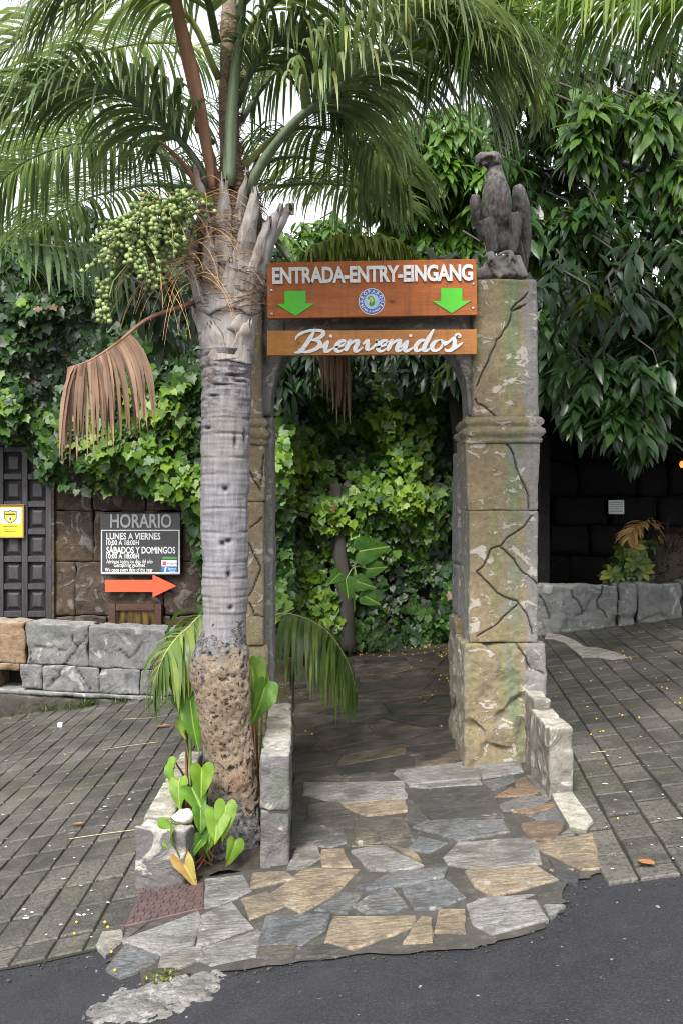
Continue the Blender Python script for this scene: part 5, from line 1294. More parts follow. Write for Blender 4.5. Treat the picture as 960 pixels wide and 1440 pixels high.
# ---------------------------------------------------------------- palm fronds
def frond(parent, ctrl, L, n_, seed, mat='palm_leaf', rmat='rachis', r0=0.022, droop=0.55, start=0.12, lift=0.25, wid=0.020, one_side=None, base_b=0.45, fwd=0.55, name='frond', stiff=0.0, keep=1.0, ends=(0.45, 0.55)):
    """rachis along control points (3-D) with a leaflet blade left and right at every node; the leaflets bow down under their weight"""
    rs = random.Random(seed); N = 60; path = spline(ctrl, N); tot = sum((b-a).length for a, b in zip(path[:-1], path[1:]))
    m = MB(); m.tube(path[::2]+[path[-1]], [r0*(1-.88*(i/30)) for i in range(31)], 7, flat=0.7)
    fo = m.build(name, rmat, parent, smooth=True)
    V = []; Fc = []; rn = []; up = Vector((0, 0, 1))
    for i in range(n_):
        t = start+(1-start)*(i+.5*rs.random())/n_; k = min(N-2, int(t*(N-1))); p = path[k].lerp(path[k+1], t*(N-1)-k); T = (path[k+1]-path[k]).normalized()
        S = T.cross(up); S = S.normalized() if S.length > .05 else Vector((1, 0, 0)); U = S.cross(T)
        prof = ends[0]+(1-ends[0])*math.sin(math.pi*min(1, .12+t*.75)) if t < .75 else 1-(1-ends[1])*((t-.75)/.25)**1.5
        for sd_ in ((1, -1) if one_side is None else (one_side,)):
            if rs.random() > keep: continue
            l = L*prof*rs.uniform(.82, 1.1); d = (S*sd_*rs.uniform(.75, 1.1)+T*(fwd+.5*t*t)+U*(lift+rs.uniform(-.35, .35))).normalized()
            W = (T-d*T.dot(d)).normalized(); q = p.copy(); segs = 6; b0 = len(V); r_ = min(1, max(0, base_b+rs.gauss(0, .2))); w0 = wid*rs.uniform(.75, 1.2); g_ = droop*rs.uniform(.7, 1.35)
            for s in range(segs+1):
                f = s/segs; ww = w0*(.55+.9*f if f < .35 else 1.0*(1-((f-.35)/.65)**2)+.04)
                V.append(tuple(q-W*ww*.5)); V.append(tuple(q+W*ww*.5))
                q = q+d*(l/segs); d = (d+Vector((0, 0, -1))*g_*(.35+f*1.1)*(1-stiff)).normalized(); W = (W-d*W.dot(d)); W = W.normalized() if W.length > .05 else d.orthogonal().normalized()
            for s in range(segs):
                a = b0+2*s; Fc += [(a, a+1, a+3), (a, a+3, a+2)]; rn += [r_+.12*(s/segs)**3]*2
    tag(link('leaflets', fast_mesh('leaflets', V, Fc, rn, MT[mat]), fo), kind='stuff')
    return fo

PD = 4.85
palm = empty('palm_tree', P(322, 1200, PD), 'tall palm with grey trunk, green fruit bunch and arching fronds standing in the planter', 'palm tree')
# root mass: a pitted, leaning column
NR_, NZ = 110, 150; vs = []; crk = []
rows_px = [(1225, 334, 70), (1190, 333, 70), (1120, 330, 66), (1060, 322, 66), (1000, 315, 74), (960, 309, 82), (935, 308, 82), (918, 309, 78), (904, 311, 68), (888, 314, 58), (868, 316, 48), (850, 317, 40)]
rr = np.array(rows_px, float)
for j in range(NZ+1):
    py = 1225+(850-1225)*j/NZ; cx = np.interp(-py, -rr[:, 0], rr[:, 1]); hw = np.interp(-py, -rr[:, 0], rr[:, 2])/2
    c = P(cx, py, PD)
    for i in range(NR_):
        an = 2*math.pi*i/NR_; r_ = hw*PD/F*(1+.05*math.cos(3*an+1)+.04*math.sin(2*an+py*.01))
        v = Vector((c.x+math.cos(an)*r_*1.04, c.y+math.sin(an)*r_*1.1, c.z)); o = Vector((math.cos(an), math.sin(an), 0))
        big = mn.noise(v*6)*.016+mn.noise(v*17)*.008+mn.noise(v*44)*.004
        gate_ = mn.noise(v*5+Vector((5, 5, 5)))
        pit_ = min(1, max(0, mn.noise(Vector((v.x*38, v.y*38, v.z*44)))+.25*mn.noise(v*80)-.36-.12*(gate_ < -.1))*5); pit2 = min(1, max(0, mn.noise(v*58+Vector((3, 3, 3)))-.42)*5)
        vs.append(v+o*(big*1.3-.016*pit_-.008*pit2)); crk.append(min(1, pit_*.8+pit2*.5))
m = MB(); m.add(vs, [(j*NR_+i, j*NR_+(i+1) % NR_, (j+1)*NR_+(i+1) % NR_, (j+1)*NR_+i) for j in range(NZ) for i in range(NR_)]+[tuple(NZ*NR_+i for i in range(NR_))])
o = m.build('root_mass', 'root_mass', palm, smooth=True); a = o.data.attributes.new('crack', 'FLOAT', 'POINT'); a.data.foreach_set('value', crk)
# trunk with ring scars and peck holes
NR_, NZ = 90, 260; vs = []; crk = []
zb, zt = Z(900, PD), Z(495, PD)
holes = [(317, 688, 5, 4), (322, 760, 5, 3.5), (313, 763, 4, 4), (322, 806, 4, 6), (325, 852, 3, 3), (332, 622, 2.5, 9), (345, 615, 2, 9), (290, 604, 5, 2), (310, 545, 14, 1.6), (330, 532, 12, 1.6), (300, 560, 9, 1.5), (338, 540, 9, 1.5)]
rings = [505, 520, 533, 548, 566, 590, 612, 645, 668, 715, 748, 790, 812, 838, 862]
for j in range(NZ+1):
    z = zb+(zt-zb)*j/NZ; py = 720-(z-EYE)*F/PD
    cx = np.interp(py, [495, 560, 700, 860, 900], [318, 318, 316.5, 316.5, 316]); hw = np.interp(py, [495, 520, 600, 700, 820, 870, 900], [40, 36, 34.5, 33.5, 32, 30.5, 30])
    c = P(cx, py, PD); sc_ = 0
    for rp in rings: sc_ = max(sc_, math.exp(-((py-rp)/1.6)**2))
    for i in range(NR_):
        an = 2*math.pi*i/NR_; o = Vector((math.cos(an), math.sin(an), 0)); r_ = hw*PD/F
        v = c+o*r_; wob = mn.noise(v*7)*.009+mn.noise(v*19)*.0035+mn.noise(Vector((v.x*9, v.y*9, v.z*70)))*.0028+mn.noise(Vector((v.x*40, v.y*40, v.z*6)))*.003
        rs_ = sc_*(.6+.9*mn.noise(Vector((math.cos(an)*1.6, math.sin(an)*1.6, z*6))))*.0065
        pr = (pr_ := 480+v.x/v.y*F); hol = 0
        if o.y < 0:
            for hx, hy, hw_, hh in holes: hol = max(hol, math.exp(-(((pr-hx)/hw_)**2+((py-hy)/hh)**2)*(1.2+.5*mn.noise(v*70))))
        vs.append(v+o*(wob-rs_-.02*hol)); crk.append(min(1, max(hol*1.5-.35, sc_*.35*(.5+.5*mn.noise(Vector((an*3, z*5, 7)))))))
m = MB(); m.add(vs, [(j*NR_+i, j*NR_+(i+1) % NR_, (j+1)*NR_+(i+1) % NR_, (j+1)*NR_+i) for j in range(NZ) for i in range(NR_)])
o = m.build('trunk', 'bark', palm, smooth=True); a = o.data.attributes.new('crack', 'FLOAT', 'POINT'); a.data.foreach_set('value', [max(0, c) for c in crk])
# fibrous core of the crown
core = [P(318, 500, PD), P(322, 420, PD), P(326, 330, PD), P(326, 250, PD), P(322, 150, PD), P(322, 50, PD), P(324, -60, PD)]
m = MB(); cp_ = spline(core, 50); m.tube(cp_, [float(np.interp(720-(p_.z-EYE)*F/PD, [-60, 200, 245, 275, 300, 400, 450, 500], [.034, .046, .06, .115, .15, .15, .135, .115])) for p_ in cp_], 26)
m.v = [tuple(Vector(v)+mn.noise_vector(Vector((v[0]*30, v[1]*30, v[2]*9)))*.012) for v in m.v]; m.build('crown_core', 'fibre', palm, smooth=True)
rb = random.Random(77)
def boot(phi, py0, py1, w0, w1, out, twist=0.0, cup=0.5, dz=0, mat='boot', r0=None):
    """old leaf base: wide where it clasps the stem, narrowing to a broken stalk that leans out"""
    r0 = r0 or float(np.interp(py0, [260, 300, 420, 460, 505], [.09, .145, .15, .135, .108]))
    c0 = P(np.interp(py0, [270, 500], [326, 319]), py0, PD); z1 = Z(py1, PD); nu, nv = 14, 22; vs = []; ph = R(phi); rr_ = random.Random(int(phi*7+py0))
    for lay in (0, 1):
        for j in range(nv+1):
            t = j/nv; z = c0.z+(z1-c0.z)*t; hw = w0+(w1-w0)*min(1, (t*1.25))**.75; hw *= (1+.35*math.exp(-((t)/.12)**2))*(1-.5*max(0, (t-.7)/.3))
            rad = r0+.012+out*t**1.7; pa = ph+twist*t
            for i in range(nu+1):
                u = -1+2*i/nu; s = u*hw; ang = s/max(.10, rad*.95)
                ang = max(-2.6, min(2.6, ang)); rad2 = rad*(1-.0*u) + cup*.03*(1-u*u)*t - (0.012+.008*t if lay else 0)
                ctr = P(np.interp(720-(z-EYE)*F/PD, [270, 500], [326, 319]), 720-(z-EYE)*F/PD, PD)
                # front is -Y, positive angle turns to the right
                if t > .35:
                    f = min(1, (t-.35)/.3); base_dir = Vector((math.sin(pa), -math.cos(pa), 0)); tang = Vector((math.cos(pa), math.sin(pa), 0))
                    curved = Vector((math.sin(pa+ang), -math.cos(pa+ang), 0))*rad2; straight = base_dir*(rad2+cup*.02*(1-u*u))+tang*s
                    q = curved.lerp(straight, f)
                else: q = Vector((math.sin(pa+ang), -math.cos(pa+ang), 0))*rad2
                zz = z+(.03*(-1+abs(u))*(1-t) if t < .3 else 0)+(rr_.uniform(-.045, .03) if j == nv else 0)
                v = Vector((ctr.x+q.x, ctr.y+q.y, zz)); vs.append(v+mn.noise_vector(v*16)*.009+mn.noise_vector(Vector((v.x*60, v.y*60, v.z*14)))*.004)
    w_ = nu+1; K = (nv+1)*w_; fs = []
    for j in range(nv):
        for i in range(nu):
            a = j*w_+i; fs.append((a, a+1, a+w_+1, a+w_)); fs.append((K+a, K+a+w_, K+a+w_+1, K+a+1))
    for i in range(nu): fs.append((K+i, K+i+1, i+1, i)); a = nv*w_+i; fs.append((a, a+1, K+a+1, K+a))
    for j in range(nv):
        a = j*w_; fs.append((a, a+w_, K+a+w_, K+a)); a = j*w_+nu; fs.append((a+w_, a, K+a, K+a+w_))
    m = MB(); m.add(vs, fs); return m.build('leaf_base', mat, palm, smooth=True)
boot(12, 500, 372, .155, .050, .040); boot(30, 410, 285, .075, .034, .08, .1); boot(-62, 505, 372, .135, .036, .085); boot(-75, 425, 285, .075, .03, .08); boot(70, 470, 300, .11, .034, .11)
boot(-4, 375, 268, .040, .034, .035, mat='petiole_dead' if False else 'boot'); boot(52, 440, 320, .085, .03, .07, .1); boot(-28, 440, 330, .07, .03, .03); boot(125, 480, 300, .12, .03, .12); boot(-130, 470, 300, .12, .03, .12); boot(180, 490, 320, .13, .04, .08)
boot(-95, 500, 420, .11, .03, .05); boot(95, 400, 290, .075, .03, .12); boot(-48, 330, 250, .05, .02, .05); boot(24, 330, 262, .04, .016, .07)
boot(-30, 508, 462, .10, .06, .010, r0=.118); boot(50, 508, 458, .10, .05, .012, r0=.116); boot(-40, 270, 195, .034, .014, .09, mat='petiole_dead')
# fibres: thin strands wound round the crown and sticking out
V = []; Fc = []; rn = []
for k in range(1100):
    py = rb.uniform(262, 440) if k < 820 else rb.uniform(20, 262); an = rb.uniform(-2.0, 2.0); an = an if (py < 345 or abs(an) > .75) else math.copysign(rb.uniform(.75, 2), an); ctr = P(np.interp(py, [270, 500], [326, 319]), py, PD); r_ = float(np.interp(py, [0, 200, 245, 275, 300, 400, 450, 500], [.04, .05, .065, .12, .158, .158, .14, .12]))+rb.uniform(-.006, .022)
    sl = rb.uniform(-.35, 1.0); l = rb.uniform(.06, .2); b0 = len(V); pts = []; ang = an; z = 0; rad = r_
    for s in range(6):
        pts.append(Vector((ctr.x+math.sin(ang)*rad, ctr.y-math.cos(ang)*rad, ctr.z+z))); ang += rb.choice((-1, 1)) * .0 + l/5/r_*math.cos(sl)*(1 if k % 2 else -1); z += l/5*math.sin(sl)*(-.6); rad += rb.uniform(-.002, .007)
    ww = rb.uniform(.001, .0026)
    for s, p in enumerate(pts): V += [tuple(p+Vector((0, 0, ww))), tuple(p-Vector((0, 0, ww)))]
    for s in range(5): a = b0+2*s; Fc += [(a, a+1, a+3), (a, a+3, a+2)]; rn += [rb.random()]*2
tag(link('fibres', fast_mesh('fibres', V, Fc, rn, MT['palm_dead']), palm), kind='stuff')
q3 = lambda pts: [P(*p) for p in pts]
# stalks that rise out of the crown, and the fronds
frond(palm, q3([(322, 262, 4.70), (327, 150, 4.66), (338, 40, 4.62), (352, -60, 4.55), (400, -160, 4.4), (480, -190, 4.2)]), .62, 81, 1, r0=.034, start=.55, rmat='petiole')
frond(palm, q3([(346, 275, 4.74), (372, 225, 4.68), (412, 175, 4.58), (455, 138, 4.5), (520, 92, 4.4), (600, 52, 4.32), (670, 45, 4.28), (725, 72, 4.25)]), .62, 113, 2, r0=.034, start=.34, rmat='petiole', droop=.5, base_b=0.67)
frond(palm, q3([(296, 262, 4.86), (268, 215, 4.82), (225, 170, 4.74), (160, 128, 4.6), (85, 118, 4.5), (10, 150, 4.42), (-50, 210, 4.4)]), .58, 118, 3, r0=.028, start=.2, rmat='petiole', droop=.5)
frond(palm, q3([(296, 280, 4.98), (262, 240, 5.15), (200, 205, 5.35), (120, 200, 5.5), (40, 225, 5.65), (-20, 275, 5.7)]), .55, 108, 4, r0=.024, start=.16, rmat='petiole', base_b=0.37)
frond(palm, q3([(308, 110, 4.85), (262, 20, 4.8), (180, -15, 4.7), (90, 10, 4.55), (10, 70, 4.45), (-40, 150, 4.4)]), .58, 113, 5, r0=.024, start=.15, base_b=0.67)
frond(palm, q3([(334, 60, 4.84), (395, -5, 4.72), (470, -30, 4.6), (560, -8, 4.45), (630, 50, 4.35), (665, 120, 4.3)]), .62, 113, 7, r0=.026, start=.12, base_b=0.57)
frond(palm, q3([(342, 235, 5.0), (392, 190, 5.3), (450, 180, 5.6), (520, 205, 5.9), (575, 260, 6.1)]), .55, 99, 8, r0=.024, start=.15, base_b=0.34)
frond(palm, q3([(348, 270, 5.05), (395, 262, 5.6), (455, 258, 6.3), (520, 268, 6.9), (575, 298, 7.2)]), .34, 99, 9, r0=.02, start=.2, base_b=0.42, droop=.35)
frond(palm, q3([(330, 20, 4.95), (380, -70, 5.2), (460, -90, 5.6), (550, -50, 5.9), (610, 40, 6.1)]), .65, 94, 10, r0=.024, start=.12, base_b=0.47)
frond(palm, q3([(318, 130, 5.0), (280, 70, 5.4), (210, 60, 5.8), (120, 80, 6.1), (40, 130, 6.3)]), .6, 97, 11, r0=.022, start=.12, base_b=0.37)
frond(palm, q3([(330, 300, 5.05), (375, 325, 5.7), (412, 372, 6.45), (440, 352, 6.5), (490, 337, 6.5), (545, 340, 6.5), (600, 372, 6.5)]), .24, 130, 13, mat='palm_light', r0=.016, start=.42, droop=.9, base_b=.85, wid=.03, lift=.1, fwd=.1, ends=(.9, .7))
for i_, (pts_, b_) in enumerate((
    ([(298, 200, 5.1), (250, 150, 5.5), (180, 140, 6.0), (90, 160, 6.4), (10, 215, 6.7)], .25),
    ([(306, 60, 4.8), (285, -20, 4.6), (240, -60, 4.4), (150, -60, 4.2), (60, -10, 4.1)], .6), 
 ([(346, 250, 5.1), (385, 225, 5.6), (430, 222, 6.1), (480, 240, 6.6), (520, 285, 6.8)], .2),
    ([(336, 10, 4.8), (400, -50, 4.5), (500, -60, 4.2), (600, -30, 4.0), (680, 30, 3.95)], .55), 
    ([(340, 170, 4.95), (372, 120, 5.0), (405, 90, 5.1), (450, 90, 5.2), (490, 130, 5.3)], .4), ([(300, 265, 5.15), (250, 262, 5.7), (190, 262, 6.2), (110, 285, 6.7), (40, 330, 7.0)], .15))):
    frond(palm, q3(pts_), .6, 100, 80+i_, r0=.022, start=.12, base_b=b_+.12, wid=.019, rmat='petiole')
frond(palm, q3([(336, 120, 4.95), (368, 62, 5.1), (415, 40, 5.3), (470, 62, 5.5), (515, 130, 5.7), (530, 200, 5.8)]), .52, 84, 12, r0=.022, start=.15, base_b=0.5, wid=.018)
frond(palm, q3([(334, 150, 4.9), (356, 95, 4.8), (392, 55, 4.7), (440, 50, 4.6), (478, 80, 4.55)]), .45, 80, 112, r0=.02, start=.2, base_b=0.6, wid=.017, rmat='petiole')
# red-brown spathe standing in the crown, and a dead frond hanging by the fruit
m = MB(); pth = spline(q3([(300, 268, 4.72), (288, 190, 4.66), (272, 110, 4.6), (255, 40, 4.55), (240, -30, 4.5)]), 24)
m.tube(pth, [.014+.026*math.sin(math.pi*min(1, .05+i/23*.85)) for i in range(24)], 10, flat=.45); m.build('spathe', 'petiole_dead', palm, smooth=True)
m = MB(); pth = spline(q3([(283, 272, 4.75), (262, 235, 4.68), (238, 210, 4.62), (224, 198, 4.6)]), 16); m.tube(pth, [.02*(1-.04*i) for i in range(16)], 8, flat=.5); m.build('broken_stalk', 'petiole_dead', palm, smooth=True)
frond(palm, q3([(275, 425, 4.85), (240, 436, 4.7), (205, 450, 4.6), (165, 482, 4.55), (128, 506, 4.52), (96, 517, 4.5)]), .46, 60, 14, mat='palm_dead', rmat='petiole_dead', r0=.018, start=.52, droop=1.0, one_side=-1, wid=.017, lift=-1.0, fwd=.05, ends=(.5, 1.0))
# fruit bunch
rf = random.Random(4); bunch = empty('fruit_bunch', P(200, 350, 4.55)); bunch.parent = palm; bunch.matrix_parent_inverse = WM(palm).inverted()
m = MB(); pth = spline(q3([(300, 285, 4.72), (276, 272, 4.64), (250, 276, 4.56), (224, 294, 4.50), (200, 322, 4.47), (182, 348, 4.46)]), 24); m.tube(pth, [.016-.0004*i for i in range(24)], 9); m.build('stalk', 'stem_green', bunch, smooth=True)
ico = bmesh.new(); bmesh.ops.create_icosphere(ico, subdivisions=1, radius=1.0); iv = np.array([v.co[:] for v in ico.verts]); ifc = np.array([[v.index for v in f.verts] for f in ico.faces]); ico.free()
FV = []; m = MB()
for k in range(135):
    st = pth[rf.randrange(11, 24)]; an = rf.uniform(0, 6.28); l = rf.uniform(.12, .25)
    d = Vector((math.cos(an)*.9-.1, math.sin(an)*.8, rf.uniform(-.9, .55))).normalized(); q = st.copy(); pts = [q.copy()]
    for s in range(9):
        q = q+d*l/9; d = (d+Vector((-.02, 0, -.12))).normalized(); pts.append(q.copy())
        if s > 1: FV.append(q+Vector((rf.uniform(-1, 1), rf.uniform(-1, 1), rf.uniform(-1, 1))).normalized()*.012)
    m.tube(pts, .0026, 4)
for k in range(44): FV.append(P(145+rf.uniform(-10, 10), rf.uniform(392, 452), 4.47+rf.uniform(-.02, .02)))
m.tube([P(190, 360, 4.47), P(160, 395, 4.47), P(143, 455, 4.47)], .004, 5)
tag(m.build('fruit_stems', 'stem_green', bunch), kind='stuff')
FV = np.array([tuple(v) for v in FV]); S_ = np.random.RandomState(2).uniform(.0108, .0138, len(FV))
V = (FV[:, None, :]+iv[None]*S_[:, None, None]).reshape(-1, 3); Fc = (ifc[None]+(np.arange(len(FV))*len(iv))[:, None, None]).reshape(-1, 3)
tag(link('fruits', fast_mesh('fruits', V, Fc, np.repeat(np.random.RandomState(3).rand(len(FV)), len(ifc)), MT['fruit'], smooth=True), bunch), kind='stuff')
m = MB()
for k in range(95):
    a = P(rf.uniform(215, 290), rf.uniform(275, 400), 4.6); d = Vector((rf.uniform(-1, .5), rf.uniform(-.5, .2), rf.uniform(-.35, .5))).normalized(); q = a; pts = [q.copy()]; l = rf.uniform(.18, .42)
    for s in range(8): q = q+d*l/8; d = (d+Vector((0, 0, rf.uniform(-.42, -.12)))).normalized(); pts.append(q.copy())
    m.tube(pts, [.0022-.0002*s for s in range(9)], 4)
tag(m.build('bare_strands', 'strand', bunch), kind='stuff')

# palm out of frame on the right whose fronds hang in from the top
p2 = empty('palm_tree', (3.0, 4.6, GZ(3.0)), 'palm at the top right whose yellow green fronds hang into the picture', 'palm tree')
m = MB(); m.tube([(3.0, 4.6, GZ(3)), (3.0, 4.6, 2.5), (2.95, 4.6, 4.5)], [.15, .13, .12], 14); m.build('trunk', 'bark', p2, smooth=True)
frond(p2, [(2.9, 4.6, 4.5), P(1150, -60, 4.5), P(1020, -40, 4.45), P(900, -22, 4.4), P(790, -12, 4.35), P(690, 20, 4.3), P(620, 70, 4.3)], .70, 130, 21, mat='palm_light', r0=.026, start=.12, droop=.75, base_b=.35, wid=.022)
frond(p2, [(2.9, 4.6, 4.4), P(1150, -40, 4.8), P(1040, -30, 4.9), P(930, -15, 5.0), P(820, 0, 5.1), P(720, 50, 5.2)], .70, 110, 22, mat='palm_light', r0=.024, start=.12, droop=.7, base_b=.25, wid=.022)
frond(p2, [(2.9, 4.6, 4.5), P(1100, -110, 4.7), P(960, -110, 4.9), P(800, -80, 5.0), P(680, -30, 5.1), P(600, 30, 5.2)], .70, 110, 23, mat='palm_leaf', r0=.024, start=.12, droop=.6, base_b=.5, wid=.022)
# palm out of frame on the left
p3 = empty('palm_tree', (-4.6, 8.2, GZ(-4.6)), 'palm at the left edge with one long dark frond over the ivy', 'palm tree')
m = MB(); m.tube([(-4.6, 8.2, GZ(-4.6)), (-4.6, 8.2, 2.2), (-4.5, 8.1, 3.6)], [.16, .14, .12], 14); m.build('trunk', 'bark', p3, smooth=True)
frond(p3, [(-4.5, 8.1, 3.6), P(-120, 335, 7.6), P(-30, 342, 7.3), P(60, 345, 7.1), P(130, 358, 7.0), P(185, 392, 6.9)], .62, 80, 24, r0=.024, start=.15, droop=.45, base_b=.3, wid=.034, lift=0)
frond(p3, [(-4.5, 8.1, 3.65), P(-140, 240, 7.8), P(-60, 215, 7.6), P(20, 235, 7.4), P(80, 280, 7.2)], .6, 70, 25, r0=.024, start=.15, droop=.5, base_b=.3, wid=.03)
# dry frond hanging behind the arch
dh = empty('dead_palm_leaf', P(470, 470, 7.0), 'dry brown palm leaf hanging down under the arch behind the signs', 'palm leaf')
frond(dh, q3([(415, 440, 7.1), (440, 452, 7.0), (470, 470, 6.95), (492, 490, 6.95)]), .62, 22, 26, mat='palm_dead', rmat='petiole_dead', r0=.012, start=.1, droop=1.4, one_side=-1, wid=.034, lift=-.3, fwd=.1, ends=(.8, .9))
gh = empty('palm_leaf', P(650, 490, 7.2), 'pale green palm leaf tip hanging at the right side of the arch', 'palm leaf')
frond(gh, q3([(690, 470, 7.3), (660, 488, 7.2), (630, 515, 7.1), (612, 540, 7.1)]), .24, 18, 27, mat='palm_light', r0=.010, start=.1, droop=.7, wid=.022, base_b=.6)
# young palm behind the planter: one frond to each side
yp = empty('young_palm', (-0.62, 5.45, -0.05), 'young palm behind the root mass with a yellow green frond arching left', 'palm')
frond(yp, [(-.62, 5.45, .0), (-.66, 5.43, .55), P(292, 872, 5.3), P(262, 885, 5.22), P(235, 915, 5.15), P(215, 962, 5.12)], .36, 44, 28, mat='palm_light', r0=.012, start=.42, droop=1.1, wid=.026, base_b=.5, ends=(.9, .6), lift=-.1, fwd=.25)
yp2 = empty('young_palm', (-0.55, 6.85, -0.06), 'young palm behind the left pillar with a green frond arching over the path', 'palm')
frond(yp2, [(-.62, 7.05, -.06), (-.60, 7.0, .55), P(385, 868, 6.85), P(425, 868, 6.75), P(462, 890, 6.7), P(488, 930, 6.68), P(502, 975, 6.68)], .52, 60, 29, mat='palm_light', r0=.012, start=.42, droop=1.3, wid=.026, base_b=.3, ends=(1.0, .3), lift=-.15, fwd=.1)

# ================================================================ EAGLE ON THE RIGHT PILLAR
ED = 6.12; e_ = ED/F/6.543
ztop_p = gz(392)
def E(x, y, dy=0.0): return P(640+x/6.543, 190+y/6.543, ED+dy)
eg = empty('eagle_statue', (E(430, 1330).x, ED, ztop_p), 'dark grey stone eagle statue with folded wings perched on the right pillar', 'statue')
def remeshed(mbuf, voxel, name, mat, parent, amp=0.0, stretch=(60, 60, 20), smooth=2):
    o = bpy.data.objects.new('tmp', mbuf.mesh('tmp')); COL.objects.link(o)
    md = o.modifiers.new('r', 'REMESH'); md.mode = 'VOXEL'; md.voxel_size = voxel
    if smooth: s = o.modifiers.new('s', 'SMOOTH'); s.iterations = smooth; s.factor = .5
    bpy.context.view_layer.update()
    me = bpy.data.meshes.new_from_object(o.evaluated_get(bpy.context.evaluated_depsgraph_get())); bpy.data.objects.remove(o)
    if amp:
        for v in me.vertices:
            p = v.co; v.co = p+v.normal*amp*(mn.noise(Vector((p.x*stretch[0], p.y*stretch[1], p.z*stretch[2])))+.5*mn.noise(Vector((p.x*stretch[0]*2, p.y*stretch[1]*2, p.z*stretch[2]*2))))
    me.polygons.foreach_set('use_smooth', [True]*len(me.polygons)); me.materials.clear(); me.materials.append(MT[mat])
    return link(name, me, parent)
b = MB()
body = [(360, 300), (362, 360), (368, 440), (375, 540), (378, 640), (376, 740), (372, 830), (390, 910), (400, 960)]
rad = [70, 78, 98, 128, 138, 130, 110, 76, 40]
b.tube(spline([E(x, y, (-.02 if 400 < y < 800 else 0)) for x, y in body], 28), [r*e_ for r in np.interp(np.linspace(0, 8, 28), range(9), rad)], 20, flat=.92)
b.ell(E(338, 232, -.01), (92*e_, 86*e_, 80*e_), 18, 12); b.ell(E(375, 262, .01), (62*e_, 70*e_, 80*e_), 16, 10)
b.tube(spline([E(290, 210, -.03), E(240, 202, -.045), E(204, 238, -.05), E(206, 305, -.048)], 12), [54*e_, 52*e_, 50*e_, 47*e_, 44*e_, 41*e_, 37*e_, 32*e_, 26*e_, 19*e_, 12*e_, 6*e_], 12)
b.tube([E(270, 250, -.035), E(238, 272, -.045)], [30*e_, 16*e_], 10)
b.ell(E(318, 188, -.07), (46*e_, 22*e_, 14*e_), 12, 8)    # brow
# thighs
b.tube(spline([E(310, 800, -.03), E(315, 900, -.045), E(330, 1000, -.045), E(345, 1090, -.045)], 12), [r*e_ for r in np.linspace(88, 46, 12)], 14)
b.tube(spline([E(540, 740, -.02), E(545, 850, -.035), E(535, 960, -.04), E(515, 1090, -.04)], 12), [r*e_ for r in np.linspace(70, 42, 12)], 14)
b.ell(E(430, 960, .0), (120*e_, 70*e_, 120*e_), 14, 10)
remeshed(b, 0.0065, 'body', 'statue', eg, amp=0.0065, stretch=(60, 60, 20))
def wing(pts, wid, thick, dy, nm):
    w_ = MB(); N = 26; c = spline([E(x, y, d) for x, y, d in pts], N)
    w_.tube(c, [r*e_ for r in np.interp(np.linspace(0, 1, N), np.linspace(0, 1, len(wid)), wid)], 18, flat=thick, up=Vector((0, 1, 0)))
    return remeshed(w_, 0.006, nm, 'statue', eg, amp=0.0035, stretch=(70, 70, 12), smooth=3)
wing([(560, 460, .02), (585, 540, .03), (612, 700, .06), (632, 860, .09), (640, 1020, .11), (632, 1180, .12), (630, 1262, .12)], [34, 62, 72, 66, 58, 46, 34, 22], 1.5, 0, 'wing')
wing([(188, 552, .03), (180, 620, .04), (192, 720, .06), (215, 820, .08), (235, 920, .09), (245, 990, .09)], [40, 52, 56, 52, 44, 30, 14], 1.5, 0, 'wing')
tl = MB(); tl.tube(spline([E(560, 980, .06), E(590, 1120, .09), E(612, 1255, .10)], 10), [55*e_]*6+[50*e_, 46*e_, 40*e_, 34*e_], 12, flat=.5); remeshed(tl, 0.007, 'tail', 'statue', eg, amp=.003, stretch=(70, 70, 8))
# perch rock and talons
rk_ = MB(); rk_.ell(E(440, 1230, .0), (195*e_, 150*e_, 125*e_), 16, 10); rk_.ell(E(280, 1280, -.02), (95*e_, 90*e_, 70*e_), 12, 8); rk_.ell(E(560, 1270, .02), (100*e_, 110*e_, 80*e_), 12, 8); rk_.ell(E(430, 1300, 0), (230*e_, 150*e_, 50*e_), 14, 8)
for a_, b_, r_ in (((300, 1150), (480, 1290), 30), ((560, 1110), (640, 1310), 34), ((330, 1230), (420, 1310), 26), ((480, 1130), (600, 1290), 22)): rk_.tube([E(*a_, -.075), E(*b_, -.10)], r_*e_, 10)
o = remeshed(rk_, 0.007, 'perch_rock', 'statue_rock', eg, amp=.006, stretch=(30, 30, 30))
zmin = min(v.co.z for v in o.data.vertices)
for v in o.data.vertices:
    if v.co.z < ztop_p+0.004: v.co.z = ztop_p-0.004
for bx, by, tips in ((335, 1080, ((270, 1120), (300, 1170), (355, 1175))), (505, 1075, ((400, 1100), (490, 1190), (545, 1150)))):
    t_ = MB()
    for tx, ty in tips: t_.tube(spline([E(bx, by, -.05), E((bx+tx)/2, (by+ty)/2-10, -.100), E(tx, ty, -.108), E(tx-4, ty+22, -.100)], 10), [r*e_ for r in (20, 19, 18, 17, 16, 15, 13, 11, 8, 5)], 10)
    remeshed(t_, 0.006, 'talon', 'statue_rock', eg)

